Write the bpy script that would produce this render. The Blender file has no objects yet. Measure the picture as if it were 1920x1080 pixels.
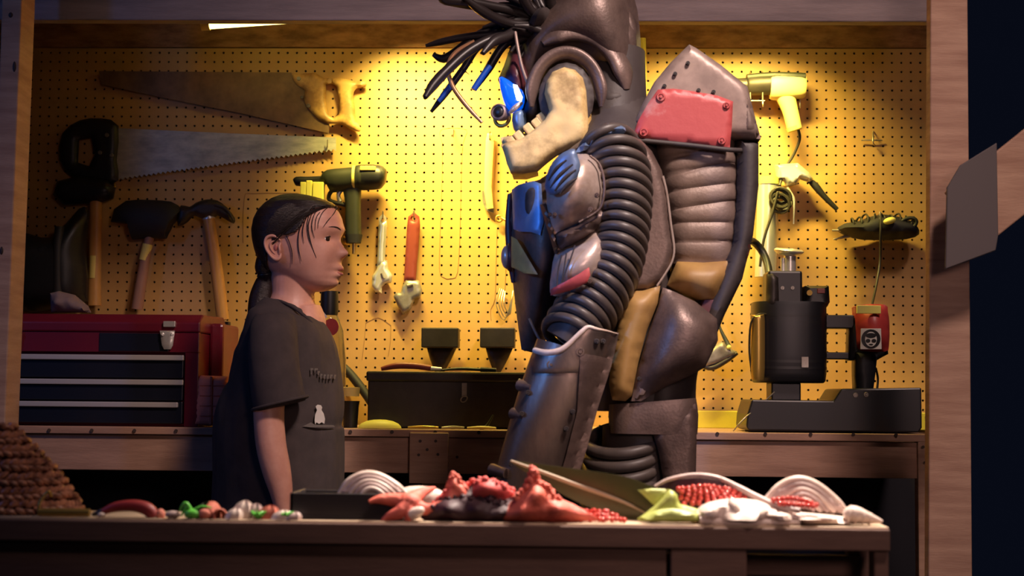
import bpy, bmesh, math, random
from mathutils import Vector, Matrix, geometry, noise
random.seed(7)
S = bpy.context.scene
C = S.collection
R = math.radians

# ---------------------------------------------------------------- camera
F = 3000.0; D = 4.33; H = 1.0
PSI, TH, RO = R(2.1), R(3.72), R(0.5)
CAM = Vector((D*math.tan(PSI), -D, H))
fw = Vector((-math.sin(PSI)*math.cos(TH), math.cos(PSI)*math.cos(TH), math.sin(TH)))
r0 = Vector((math.cos(PSI), math.sin(PSI), 0)); u0 = r0.cross(fw)
rt = r0*math.cos(RO)+u0*math.sin(RO); up = u0*math.cos(RO)-r0*math.sin(RO)
cd = bpy.data.cameras.new('camera'); cam = bpy.data.objects.new('camera', cd); C.objects.link(cam)
m = Matrix((rt, up, -fw)).transposed().to_4x4(); m.translation = CAM; cam.matrix_world = m
cd.sensor_width = 36; cd.lens = F/1920*36
cd.dof.use_dof = True; cd.dof.focus_distance = 3.75; cd.dof.aperture_fstop = 4.5
S.camera = cam
# ---------------------------------------------------------------- world, lights, exposure
S.view_settings.view_transform = 'Standard'; S.view_settings.look = 'None'
S.view_settings.gamma = 1; S.view_settings.exposure = 0.0
S.view_settings.use_curve_mapping = False
S.cycles.use_denoising = True
w = bpy.data.worlds.new('night'); S.world = w; w.use_nodes = True
bg = w.node_tree.nodes['Background']; bg.inputs[0].default_value = (0.05, 0.07, 0.16, 1); bg.inputs[1].default_value = 0.045

def area(name, loc, target, sx, sy, col, power, spread=180):
    l = bpy.data.lights.new(name, 'AREA'); l.shape = 'RECTANGLE'; l.size = sx; l.size_y = sy
    l.color = col; l.energy = power; l.spread = R(spread)
    o = bpy.data.objects.new(name, l); C.objects.link(o); o.location = loc
    o.rotation_euler = (Vector(target)-Vector(loc)).to_track_quat('-Z', 'Y').to_euler(); return o
def spot(name, loc, target, col, power, ang, blend=0.5, r=0.05):
    l = bpy.data.lights.new(name, 'SPOT'); l.color = col; l.energy = power; l.spot_size = R(ang); l.spot_blend = blend
    l.shadow_soft_size = r
    o = bpy.data.objects.new(name, l); C.objects.link(o); o.location = loc
    o.rotation_euler = (Vector(target)-Vector(loc)).to_track_quat('-Z', 'Y').to_euler(); return o
spot('key_light', (1.5, -3.4, 4.1), (0.22, -1.0, 1.2), (1.0, 0.70, 0.62), 400, 42, 0.8, 0.3)
spot('fill_light', (1.2, -5.0, 1.7), (0.38, -0.9, 1.2), (1.0, 0.66, 0.60), 92, 36, 0.9, 0.3)
area('blue_light', (-2.3, -2.3, 1.9), (0.0, -0.9, 1.3), 0.15, 0.7, (0.08, 0.28, 1.0), 2.0, 110)
spot('table_light', (0.70, -1.35, 2.6), (0.26, -1.90, 0.82), (1.0, 0.82, 0.70), 620, 46, 0.9, 0.06)
spot('blue_robot_light', (-1.7, -3.1, 1.9), (0.06, -1.15, 1.33), (0.10, 0.33, 1.0), 120, 17, 0.6, 0.10)
spot('robot_top_light', (0.9, -2.4, 2.9), (0.25, -1.1, 1.45), (1.0, 0.84, 0.76), 190, 26, 0.7, 0.10)

# ---------------------------------------------------------------- helpers
def P(px, py, Y):
    d = fw + rt*((px-960)/F) + up*((540-py)/F)
    return CAM + d*((Y-CAM.y)/d.y)
def X(px, Y, py=700): return P(px, py, Y).x
def Z(py, Y, px=960): return P(px, py, Y).z
def PZ(px, z, Y):            # the point at height z and depth Y that sits in the picture column px
    lo, hi = 100.0, 1400.0
    for _ in range(30):
        mid = (lo+hi)/2
        if P(px, mid, Y).z > z: lo = mid
        else: hi = mid
    return P(px, lo, Y)
def mpp(Y): return (D+Y)/F

MATS = {}
def mat(name, col, rough=0.6, metal=0.0, col2=None, scale=8.0, bump=0.0, bscale=60.0, emit=None, es=0, stretch=(1,1,1), spec=None, trans=0, ramp=(0.35,0.65), coat=0):
    if name in MATS: return MATS[name]
    m = bpy.data.materials.new(name); m.use_nodes = True; nt = m.node_tree; b = nt.nodes['Principled BSDF']
    b.inputs['Roughness'].default_value = rough; b.inputs['Metallic'].default_value = metal
    b.inputs['Base Color'].default_value = (*col, 1)
    if spec is not None: b.inputs['Specular IOR Level'].default_value = spec
    if trans: b.inputs['Transmission Weight'].default_value = trans
    if coat: b.inputs['Coat Weight'].default_value = coat
    tc = nt.nodes.new('ShaderNodeTexCoord'); mp = nt.nodes.new('ShaderNodeMapping')
    nt.links.new(tc.outputs['Object'], mp.inputs[0]); mp.inputs['Scale'].default_value = stretch
    if col2 is not None:
        n = nt.nodes.new('ShaderNodeTexNoise'); n.inputs['Scale'].default_value = scale; n.inputs['Detail'].default_value = 6
        n.inputs['Roughness'].default_value = 0.65
        cr = nt.nodes.new('ShaderNodeValToRGB'); cr.color_ramp.elements[0].position = ramp[0]; cr.color_ramp.elements[1].position = ramp[1]
        cr.color_ramp.elements[0].color = (*col, 1); cr.color_ramp.elements[1].color = (*col2, 1)
        nt.links.new(mp.outputs[0], n.inputs['Vector']); nt.links.new(n.outputs['Fac'], cr.inputs[0]); nt.links.new(cr.outputs[0], b.inputs['Base Color'])
        mr = nt.nodes.new('ShaderNodeMapRange'); mr.inputs['To Min'].default_value = max(0.05, rough-0.1); mr.inputs['To Max'].default_value = min(1, rough+0.12)
        nt.links.new(n.outputs['Fac'], mr.inputs[0]); nt.links.new(mr.outputs[0], b.inputs['Roughness'])
    if bump:
        n2 = nt.nodes.new('ShaderNodeTexNoise'); n2.inputs['Scale'].default_value = bscale; n2.inputs['Detail'].default_value = 4
        bp = nt.nodes.new('ShaderNodeBump'); bp.inputs['Strength'].default_value = bump; bp.inputs['Distance'].default_value = 0.004
        nt.links.new(mp.outputs[0], n2.inputs['Vector']); nt.links.new(n2.outputs['Fac'], bp.inputs['Height']); nt.links.new(bp.outputs[0], b.inputs['Normal'])
    if emit: b.inputs['Emission Color'].default_value = (*emit, 1); b.inputs['Emission Strength'].default_value = es
    MATS[name] = m; return m

M = dict(
 peg=mat('hardboard', (0.58,0.345,0.115), 0.5, col2=(0.50,0.28,0.085), scale=3, bump=0.05),
 pegback=mat('wall_void', (0.02,0.012,0.008), 0.9),
 osb=mat('strand_board', (0.40,0.20,0.09), 0.7, col2=(0.17,0.08,0.035), scale=26, stretch=(0.5,1,1.6), bump=0.3, bscale=40),
 wood=mat('raw_pine', (0.46,0.29,0.20), 0.75, col2=(0.33,0.19,0.13), scale=5, stretch=(1,1,9), bump=0.15),
 woodh=mat('raw_pine_plank', (0.44,0.26,0.18), 0.75, col2=(0.31,0.175,0.12), scale=5, stretch=(1,6,9), bump=0.15),
 beam=mat('grey_beam_wood', (0.30,0.24,0.24), 0.8, col2=(0.2,0.16,0.165), scale=4, stretch=(1,6,9), bump=0.15),
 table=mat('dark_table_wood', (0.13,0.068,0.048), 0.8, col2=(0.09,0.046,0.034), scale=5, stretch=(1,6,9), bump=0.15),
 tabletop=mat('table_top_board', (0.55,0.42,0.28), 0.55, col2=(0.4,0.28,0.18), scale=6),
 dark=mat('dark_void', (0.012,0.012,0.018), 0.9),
 floor=mat('packed_floor', (0.03,0.025,0.025), 0.95, col2=(0.02,0.018,0.02)),
 steel=mat('dull_steel', (0.42,0.40,0.36), 0.4, 0.6, col2=(0.2,0.17,0.14), scale=12),
 rustblade=mat('rusty_blade', (0.27,0.155,0.075), 0.5, 0.3, col2=(0.13,0.075,0.04), scale=9),
 blade=mat('saw_blade_steel', (0.62,0.60,0.50), 0.5, 0.55, col2=(0.36,0.35,0.32), scale=14, stretch=(1,1,3)),
 chrome=mat('chrome', (0.75,0.74,0.68), 0.34, 0.6),
 black=mat('black_plastic', (0.012,0.012,0.014), 0.4),
 blackm=mat('black_rubber', (0.014,0.013,0.015), 0.65),
 blackmetal=mat('black_enamel', (0.016,0.016,0.02), 0.38, 0.2),
 handle=mat('varnished_handle', (0.62,0.33,0.09), 0.4, col2=(0.48,0.22,0.06), scale=10, stretch=(3,3,.5)),
 handle2=mat('plain_wood_handle', (0.36,0.19,0.12), 0.5, col2=(0.26,0.12,0.08), scale=10, stretch=(3,3,.5)),
 sawwood=mat('saw_handle_wood', (0.60,0.36,0.12), 0.42, col2=(0.34,0.18,0.06), scale=22, ramp=(0.4,0.6)),
 yellowlabel=mat('yellow_label', (0.75,0.60,0.15), 0.5),
 olive=mat('olive_plastic', (0.026,0.028,0.014), 0.5, col2=(0.018,0.02,0.011), scale=30),
 redpaint=mat('red_paint', (0.36,0.035,0.035), 0.45, col2=(0.26,0.03,0.03), scale=20),
 wred=mat('red_wrench_paint', (0.25,0.045,0.035), 0.45),
 maroon=mat('maroon_enamel', (0.16,0.010,0.025), 0.32, col2=(0.12,0.008,0.02), scale=4),
 cream=mat('cream_plastic', (0.78,0.62,0.22), 0.45),
 navy=mat('dark_drawer_front', (0.010,0.012,0.022), 0.3),
 alum=mat('aluminium_trim', (0.55,0.52,0.50), 0.4, 0.3),
 cord=mat('dark_cord', (0.03,0.025,0.015), 0.5),
 wire=mat('wire_steel', (0.5,0.45,0.35), 0.35, 0.8),
 pencil=mat('pencil_mark', (0.25,0.13,0.05), 0.8),
 yboard=mat('yellow_painted_board', (0.72,0.62,0.05), 0.5, col2=(0.6,0.5,0.04)),
 ysponge=mat('pale_yellow_plastic', (0.85,0.80,0.18), 0.5),
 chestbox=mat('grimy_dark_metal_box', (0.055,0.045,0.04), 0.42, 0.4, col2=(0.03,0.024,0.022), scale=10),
 clay=mat('salmon_clay', (0.78,0.26,0.18), 0.7, col2=(0.62,0.19,0.13), scale=10),
 sticker=mat('white_sticker', (0.7,0.68,0.62), 0.5),
 guard=mat('red_guard_enamel', (0.50,0.06,0.05), 0.4, col2=(0.4,0.04,0.04), scale=9),
 skin=mat('skin', (0.64,0.33,0.25), 0.46, col2=(0.57,0.27,0.20), scale=30, bump=0.03, bscale=200),
 lip=mat('lip_skin', (0.42,0.13,0.11), 0.4),
 hair=mat('dark_brown_hair', (0.022,0.012,0.010), 0.38, col2=(0.012,0.007,0.007), scale=40, stretch=(1,1,6), bump=0.5, bscale=120),
 shirt=mat('charcoal_shirt', (0.050,0.035,0.034), 0.9, col2=(0.036,0.026,0.026), scale=20, bump=0.25, bscale=25),
 jeans=mat('navy_trousers', (0.012,0.016,0.03), 0.9),
 print_=mat('shirt_print', (0.55,0.5,0.46), 0.8),
 printd=mat('faded_shirt_print', (0.12,0.10,0.09), 0.9),
 eyew=mat('eye_white', (0.7,0.66,0.62), 0.2), iris=mat('brown_iris', (0.03,0.015,0.01), 0.1),
 rmetal=mat('worn_dark_armour', (0.20,0.135,0.115), 0.42, 0.45, col2=(0.085,0.055,0.048), scale=9, bump=0.16, bscale=190),
 rbright=mat('rubbed_bright_armour', (0.66,0.52,0.46), 0.32, 0.5, col2=(0.34,0.23,0.18), scale=13, ramp=(0.45,0.75), bump=0.1, bscale=90),
 rgaunt=mat('brushed_gunmetal_armour', (0.27,0.20,0.165), 0.36, 0.75, col2=(0.12,0.085,0.075), scale=7, stretch=(2,2,.8), bump=0.08),
 rbrown=mat('brown_grey_shell', (0.23,0.16,0.13), 0.5, 0.25, col2=(0.13,0.085,0.07), scale=10, bump=0.16, bscale=170),
 rblack=mat('black_foam', (0.038,0.028,0.028), 0.6, col2=(0.05,0.038,0.036), scale=12, bump=0.2),
 rrib=mat('black_ribbed_rubber', (0.060,0.046,0.042), 0.45, col2=(0.085,0.065,0.056), scale=20),
 rmaroon=mat('maroon_edge_paint', (0.08,0.018,0.025), 0.45),
 ryellow=mat('weathered_yellow_paint', (0.62,0.40,0.12), 0.5, col2=(0.30,0.18,0.07), scale=7, ramp=(0.42,0.72), bump=0.1),
 rtan=mat('tan_yellow_panel', (0.42,0.25,0.08), 0.5, col2=(0.28,0.15,0.05), scale=6, bump=0.1),
 jaw=mat('weathered_bone_yellow', (0.78,0.56,0.24), 0.55, col2=(0.22,0.12,0.04), scale=16, ramp=(0.45,0.74), bump=0.15),
 rred=mat('scuffed_red_paint', (0.44,0.07,0.07), 0.45, 0.1, col2=(0.55,0.30,0.28), scale=9, ramp=(0.55,0.72), bump=0.15),
 rgrey=mat('scuffed_grey_metal', (0.36,0.26,0.22), 0.45, 0.3, col2=(0.2,0.14,0.12), scale=10),
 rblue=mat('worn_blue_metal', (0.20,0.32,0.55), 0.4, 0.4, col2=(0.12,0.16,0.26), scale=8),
 bluelens=mat('blue_lit_lens', (0.01,0.08,0.5), 0.15, emit=(0.0,0.13,1.0), es=0.75),
 whitelens=mat('white_lit_lens', (0.9,0.95,1), 0.2, emit=(0.8,0.93,1.0), es=3.2),
 cable=mat('black_hair_hose', (0.022,0.016,0.016), 0.38),
 copper=mat('copper_tube', (0.55,0.28,0.14), 0.35, 0.5),
 bluetube=mat('blue_tube', (0.01,0.08,0.45), 0.35),
 shell=mat('pale_shell', (0.80,0.68,0.60), 0.38, col2=(0.55,0.40,0.33), scale=14, bump=0.2, bscale=50),
 pinkshell=mat('grey_pink_shell', (0.60,0.46,0.42), 0.45, col2=(0.30,0.2,0.18), scale=18),
 coral=mat('red_coral', (0.62,0.09,0.075), 0.6, col2=(0.45,0.05,0.05), scale=25, bump=0.4, bscale=90),
 starfish=mat('orange_starfish', (0.72,0.16,0.10), 0.6, col2=(0.6,0.11,0.08), scale=25, bump=0.5, bscale=110),
 darkstone=mat('dark_purple_stone', (0.05,0.014,0.022), 0.6, col2=(0.03,0.01,0.014), scale=20, bump=0.4),
 leaf=mat('dark_green_leaf', (0.06,0.065,0.02), 0.4, col2=(0.04,0.045,0.014), scale=8),
 leafrib=mat('leaf_midrib', (0.34,0.26,0.17), 0.5),
 limeleaf=mat('lime_green_leaf', (0.42,0.46,0.11), 0.5, col2=(0.3,0.36,0.07), scale=12),
 green=mat('bright_green_rubber', (0.14,0.62,0.07), 0.4),
 bead=mat('glossy_red_bead', (0.55,0.06,0.045), 0.12, coat=0.5),
 terracotta=mat('terracotta', (0.55,0.15,0.09), 0.7, col2=(0.4,0.1,0.06), scale=18),
 woven=mat('brown_woven_fibre', (0.55,0.24,0.14), 0.4, col2=(0.14,0.05,0.035), scale=60, ramp=(0.4,0.62)),
 brass=mat('brass', (0.55,0.36,0.09), 0.35, 0.7),
 tray=mat('black_tray', (0.018,0.014,0.016), 0.45),
 rag=mat('grey_rag', (0.20,0.14,0.14), 0.9, bump=0.4),
 glass=mat('clear_glass', (0.75,0.72,0.5), 0.05, trans=0.9),
 nail=mat('rusty_nail', (0.05,0.03,0.025), 0.6, 0.4),
 tube=mat('lit_tube', (1,1,0.8), 0.4, emit=(1.0,0.88,0.25), es=4.5),
 plate=mat('grey_steel_plate', (0.10,0.085,0.085), 0.8, 0.0),
)

def geo_add(g, v, f):
    o = len(g[0]); g[0].extend(v); g[1].extend([tuple(i+o for i in q) for q in f])
def merge(*gs):
    g = ([], [])
    for v, f in gs: geo_add(g, v, f)
    return g
ZCLAMP = None
def mk(name, g, ma, parent=None, smooth=True, ang=50, bevel=0, label=None, sub=0):
    if isinstance(g, list):
        if name in ('bolt', 'rivet', 'gauntlet_hinge', 'knot'):
            for q in g: o = mk(name, q, ma, parent, smooth, ang, bevel, label, sub)
            return o
        g = merge(*g)
    if ZCLAMP is not None: g = ([(v[0], v[1], max(v[2], ZCLAMP)) for v in g[0]], g[1])
    off = Vector(parent['_w']) if parent is not None else None
    vs = g[0]
    if off is None:
        xs = [v[0] for v in vs]; ys = [v[1] for v in vs]; zs = [v[2] for v in vs]
        off = Vector(((min(xs)+max(xs))/2, (min(ys)+max(ys))/2, min(zs)))
    me = bpy.data.meshes.new(name); me.from_pydata([tuple(Vector(v)-off) for v in vs], [], g[1]); me.update()
    bm = bmesh.new(); bm.from_mesh(me); bmesh.ops.recalc_face_normals(bm, faces=bm.faces); bm.to_mesh(me); bm.free()
    me.materials.append(ma if not isinstance(ma, str) else M[ma])
    if smooth:
        me.polygons.foreach_set('use_smooth', [True]*len(me.polygons)); me.set_sharp_from_angle(angle=R(ang))
    o = bpy.data.objects.new(name, me); C.objects.link(o)
    if parent is not None: o.parent = parent; o['_w'] = parent['_w']
    else: o.location = off; o['_w'] = tuple(off)
    if bevel:
        b = o.modifiers.new('bevel', 'BEVEL'); b.width = bevel; b.segments = 2; b.limit_method = 'ANGLE'; b.angle_limit = R(35)
    if sub:
        s = o.modifiers.new('sub', 'SUBSURF'); s.levels = s.render_levels = sub
    if label: o['label'] = label
    return o
def thing(name, label, cat, loc, group=None):
    o = bpy.data.objects.new(name, None); C.objects.link(o); o.location = loc; o['_w'] = tuple(loc)
    o.empty_display_size = 0.05; o['label'] = label; o['category'] = cat
    if group: o['group'] = group
    return o
def solo(name, g, ma, label, cat, group=None, **k):
    o = mk(name, g, ma, **k); o['label'] = label; o['category'] = cat
    if group: o['group'] = group
    return o
def struct(name, g, ma, **k):
    o = mk(name, g, ma, **k); o['kind'] = 'structure'; return o

def box(x0, x1, y0, y1, z0, z1):
    v = [(x, y, z) for x in (x0, x1) for y in (y0, y1) for z in (z0, z1)]
    return v, [(0,1,3,2),(4,6,7,5),(0,4,5,1),(2,3,7,6),(0,2,6,4),(1,5,7,3)]
def boxpx(a, b, c, d, Y0, Y1):       # picture columns a..c and rows b..d, at depth Y0 (the front face)
    p = P(a, b, Y0); q = P(c, d, Y0); return box(p.x, q.x, Y0, Y1, q.z, p.z)
def beam(p, q, w_, t, upv=(0,1,0)):  # a bar from p to q, w_ wide across, t thick along upv
    p, q, upv = Vector(p), Vector(q), Vector(upv).normalized(); d = (q-p).normalized(); s = d.cross(upv).normalized()*w_/2; u = s.cross(d).normalized()*t/2
    v = [p-s-u, p+s-u, p+s+u, p-s+u, q-s-u, q+s-u, q+s+u, q-s+u]
    return [tuple(a) for a in v], [(0,1,2,3),(7,6,5,4),(0,4,5,1),(1,5,6,2),(2,6,7,3),(3,7,4,0)]
def cr(pts, n):
    if n <= 1: return [tuple(p) for p in pts]
    out = []; k = len(pts)
    for i in range(k-1):
        p0, p1, p2, p3 = pts[max(i-1,0)], pts[i], pts[i+1], pts[min(i+2,k-1)]
        for j in range(n):
            t = j/n
            out.append(tuple(0.5*((2*b)+(-a+c)*t+(2*a-5*b+4*c-d)*t*t+(-a+3*b-3*c+d)*t**3) for a, b, c, d in zip(p0,p1,p2,p3)))
    out.append(tuple(pts[-1])); return out
def rings(rs, caps=True, closed=False):
    n = len(rs[0]); v = [tuple(p) for r_ in rs for p in r_]; f = []
    m_ = len(rs)
    for i in range(m_ if closed else m_-1):
        a = i*n; b = ((i+1) % m_)*n
        for j in range(n): f.append((a+j, a+(j+1)%n, b+(j+1)%n, b+j))
    if caps and not closed:
        f.append(tuple(range(n))[::-1]); f.append(tuple((m_-1)*n+j for j in range(n)))
    return v, f
def tube(pts, r, n=10, sub=4, caps=True, flat=1.0):     # pts 3-D, r a radius or one per point
    rr = r if isinstance(r, (list, tuple)) else [r]*len(pts)
    q = cr([(*p, ri) for p, ri in zip(pts, rr)], sub)
    ps = [Vector(a[:3]) for a in q]; rs = []
    t0 = (ps[1]-ps[0]).normalized(); nn = t0.orthogonal().normalized()
    for i, p in enumerate(ps):
        t = (ps[min(i+1,len(ps)-1)]-ps[max(i-1,0)]).normalized()
        nn = (nn - t*nn.dot(t)).normalized(); b = t.cross(nn)
        rad = max(q[i][3], 1e-5)
        rs.append([p+nn*rad*math.cos(2*math.pi*j/n)+b*rad*flat*math.sin(2*math.pi*j/n) for j in range(n)])
    return rings(rs, caps)
def tpx(pts, r, n=10, sub=4): return tube([P(*p) for p in pts], r, n, sub)
def cyl(p, q, r0_, r1_=None, n=20, caps=True): return tube([p, q], [r0_, r0_ if r1_ is None else r1_], n, 1, caps)
def ell(c, r, n=20, m_=12, rot=None):
    c = Vector(c); v = []; f = []
    r = (r, r, r) if not isinstance(r, (tuple, list)) else r
    for i in range(1, m_):
        th = math.pi*i/m_
        for j in range(n):
            ph = 2*math.pi*j/n
            q = Vector((r[0]*math.sin(th)*math.cos(ph), r[1]*math.sin(th)*math.sin(ph), r[2]*math.cos(th)))
            if rot is not None: q = rot @ q
            v.append(tuple(c+q))
    a = Vector((0,0,r[2])); b = Vector((0,0,-r[2]))
    if rot is not None: a = rot @ a; b = rot @ b
    v += [tuple(c+a), tuple(c+b)]; T = len(v)-2; B = len(v)-1
    for i in range(m_-2):
        for j in range(n): f.append((i*n+j, (i+1)*n+j, (i+1)*n+(j+1)%n, i*n+(j+1)%n))
    for j in range(n):
        f.append((T, j, (j+1)%n)); f.append((B, (m_-2)*n+(j+1)%n, (m_-2)*n+j))
    return v, f
def torus(c, ax, R_, r, n=28, k=8, sx=1, sy=1, ref=None):
    c = Vector(c); ax = Vector(ax).normalized(); a = (Vector(ref) - ax*Vector(ref).dot(ax)).normalized() if ref else ax.orthogonal().normalized(); b = ax.cross(a); rs = []
    for i in range(n):
        t = 2*math.pi*i/n; ct = c+a*R_*sx*math.cos(t)+b*R_*sy*math.sin(t); o = (a*math.cos(t)+b*math.sin(t))
        rs.append([ct+o*r*math.cos(2*math.pi*j/k)+ax*r*math.sin(2*math.pi*j/k) for j in range(k)])
    return rings(rs, False, True)
def lathe(c, ax, prof, n=28, caps=True):     # prof: (distance along the axis, radius)
    c = Vector(c); ax = Vector(ax).normalized(); a = ax.orthogonal().normalized(); b = ax.cross(a)
    return rings([[c+ax*h+a*r*math.cos(2*math.pi*j/n)+b*r*math.sin(2*math.pi*j/n) for j in range(n)] for h, r in prof], caps)
def limb(spec, n=28, sub=5, e=2.0, ripple=None):   # spec: px, py, Y, half width in px, half depth in m
    q = cr(spec, sub); rs = []
    ps = [P(a[0], a[1], a[2]) for a in q]
    for i, a in enumerate(q):
        t = ps[min(i+1,len(ps)-1)]-ps[max(i-1,0)]; t.y = 0; t.normalize(); nn = Vector((-t.z, 0, t.x)); s = mpp(a[2])
        rx = max(a[3]*s, 1e-4); ry = max(a[4], 1e-4)
        if ripple: k = ripple(i/(len(q)-1)); rx *= k; ry *= k
        ring = []
        for j in range(n):
            c_, s_ = math.cos(2*math.pi*j/n), math.sin(2*math.pi*j/n)
            ring.append(ps[i]+nn*rx*math.copysign(abs(c_)**(2/e), c_)+Vector((0,1,0))*ry*math.copysign(abs(s_)**(2/e), s_))
        rs.append(ring)
    return rings(rs)
def inside(p, poly):
    x, y = p; c = False; j = len(poly)-1
    for i in range(len(poly)):
        a, b = poly[i], poly[j]
        if (a[1] > y) != (b[1] > y) and x < (b[0]-a[0])*(y-a[1])/(b[1]-a[1])+a[0]: c = not c
        j = i
    return c
def dseg(p, a, b):
    dx, dy = b[0]-a[0], b[1]-a[1]; L = dx*dx+dy*dy
    t = 0 if L == 0 else max(0, min(1, ((p[0]-a[0])*dx+(p[1]-a[1])*dy)/L))
    return math.hypot(p[0]-a[0]-t*dx, p[1]-a[1]-t*dy)
def smoothpoly(pts, n=4):
    k = len(pts); q = []
    for i in range(k):
        p0, p1, p2, p3 = pts[i-1], pts[i], pts[(i+1)%k], pts[(i+2)%k]
        for j in range(n):
            t = j/n
            q.append(tuple(0.5*((2*b)+(-a+c)*t+(2*a-5*b+4*c-d)*t*t+(-a+3*b-3*c+d)*t**3) for a, b, c, d in zip(p0,p1,p2,p3)))
    return q
def pillow(out, Y, df, db, Rr, step=9, wall=0.002, holes=(), yf=None, sm=0, rough=0):
    """Solid body from a side outline: edges rounded over Rr, front bulge df and back bulge db in metres."""
    if sm: out = smoothpoly(out, sm)
    loops = [out]+list(holes); vs = []; es = []
    for lp in loops:
        base = len(vs); L = []
        for i in range(len(lp)):
            a, b = lp[i], lp[(i+1)%len(lp)]; d = math.hypot(b[0]-a[0], b[1]-a[1]); k = max(1, int(round(d/step)))
            if d < 0.3: continue
            for j in range(k): L.append((a[0]+(b[0]-a[0])*j/k, a[1]+(b[1]-a[1])*j/k))
        vs += L; es += [(base+i, base+(i+1)%len(L)) for i in range(len(L))]
    def dist(p): return min(dseg(p, lp[i], lp[(i+1)%len(lp)]) for lp in loops for i in range(len(lp)))
    nb = len(vs)
    if df or db or yf:
        x0, x1 = min(p[0] for p in out), max(p[0] for p in out); y0, y1 = min(p[1] for p in out), max(p[1] for p in out)
        yy = y0+step/2; row = 0
        while yy < y1:
            xx = x0+step/2*(1+row%2)
            while xx < x1:
                if inside((xx, yy), out) and not any(inside((xx, yy), h) for h in holes) and dist((xx, yy)) > step*0.45: vs.append((xx, yy))
                xx += step
            yy += step*0.87; row += 1
    r_ = geometry.delaunay_2d_cdt([Vector(p) for p in vs], es, [], 1, 1e-4)
    pv = [tuple(p) for p in r_[0]]
    fs = []
    for f in r_[2]:
        c = (sum(pv[i][0] for i in f)/len(f), sum(pv[i][1] for i in f)/len(f))
        if inside(c, out) and not any(inside(c, h) for h in holes): fs.append(tuple(f))
    hs = []
    for p in pv:
        d = dist(p); t = min(d/max(Rr, 1e-3), 1); hs.append(math.sqrt(max(0, 1-(1-t)**2)))
    if Rr > 18:            # ease the ridges along the medial line
        nb_ = [set() for _ in pv]
        for f in fs:
            for i in range(len(f)): nb_[f[i]].add(f[i-1]); nb_[f[i-1]].add(f[i])
        fixed = [h < 0.02 for h in hs]
        for _ in range(int(Rr/3)): hs = [h if fx or not nn else 0.4*h+0.6*sum(hs[k] for k in nn)/len(nn) for h, fx, nn in zip(hs, fixed, nb_)]
        mxh = max(hs) or 1; hs = [h/mxh for h in hs]
    A = []; B = []
    for p, h in zip(pv, hs):
        q = P(p[0], p[1], Y); o = yf(*p) if yf else 0
        rn = rough*noise.noise(q*40)*h if rough else 0
        A.append((q.x, q.y-wall/2-df*h+o+rn, q.z)); B.append((q.x, q.y+wall/2+db*h+o, q.z))
    n = len(A); cnt = {}
    for f in fs:
        for i in range(len(f)):
            e = (f[i], f[(i+1)%len(f)]); cnt[e] = 1
    side = [(a, b, b+n, a+n) for (a, b) in cnt if (b, a) not in cnt]
    return A+B, fs+[tuple(i+n for i in f[::-1]) for f in fs]+side
def bake(o, mods):
    for t, kw in mods:
        md = o.modifiers.new(t, t)
        for k, v in kw.items(): setattr(md, k, v)
    dg = bpy.context.evaluated_depsgraph_get(); dg.update()
    me = bpy.data.meshes.new_from_object(o.evaluated_get(dg)); o.modifiers.clear(); old = o.data
    if not me.materials: me.materials.append(old.materials[0])
    o.data = me; me.polygons.foreach_set('use_smooth', [True]*len(me.polygons)); bpy.data.meshes.remove(old)
def bolt(px, py, Y, r=7, dp=0.006, ax=(0,-1,0)):
    c = P(px, py, Y); a = Vector(ax); rr = r*mpp(Y)
    return merge(lathe(c, a, [(-0.004, rr), (0, rr), (dp*0.5, rr*0.85), (dp*0.5, rr*0.6), (dp*0.2, rr*0.55), (dp*0.2, rr*0.35), (dp, rr*0.3)], 14))

# ---------------------------------------------------------------- the setting
ZB = P(960, 807, -0.5).z          # bench top
ZT = P(960, 981, -1.95).z         # front table top
BY = -0.5
struct('floor', box(-4, 5, -5.5, 1.5, -0.05, 0), 'floor')
xl, xr = X(-90, 0), X(1800, 0)
# pegboard with real holes
def pegboard():
    s = 0.0254; z1 = Z(91, 0); nx = int((X(1775, 0)-X(-60, 0))/s); nz = int((z1-(ZB-0.04))/s)
    ox = X(1775, 0)-nx*s; v = []; f = []
    for j in range(nz+1):
        for i in range(nx+1): v.append((ox+i*s, 0, z1-j*s))
    th = 0.005; rr = 0.0033
    for j in range(nz):
        for i in range(nx):
            a = j*(nx+1)+i; b = a+1; c = a+nx+1; d = c+1   # tl tr bl br
            cx, cz = ox+(i+.5)*s, z1-(j+.5)*s; o = len(v)
            for k in range(8): v.append((cx+rr*math.cos(k*math.pi/4), 0, cz+rr*math.sin(k*math.pi/4)))
            for k in range(8): v.append((cx+rr*math.cos(k*math.pi/4), th, cz+rr*math.sin(k*math.pi/4)))
            f += [(d, b, o+1, o, o+7), (b, a, o+3, o+2, o+1), (a, c, o+5, o+4, o+3), (c, d, o+7, o+6, o+5)]
            f += [(o+k, o+(k+1)%8, o+8+(k+1)%8, o+8+k) for k in range(8)]
    return v, f
struct('wall_back', box(xl, xr, 0.02, 0.12, 0, P(960, -260, 0).z), 'pegback')
g = pegboard()
me_ = mk('pegboard', g, 'peg', smooth=False); me_['kind'] = 'structure'
struct('trim_1', box(X(-60, 0), X(1775, 0), -0.012, 0.018, Z(90, 0), Z(-260, 0)), 'osb')
struct('wall_left', box(xl-0.1, xl, -0.95, 0.1, 0, Z(-260, 0)), 'pegback')
struct('ceiling', box(xl, xr, -0.80, 0.1, Z(-45, -0.3), Z(-70, -0.3)), 'osb')
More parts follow.
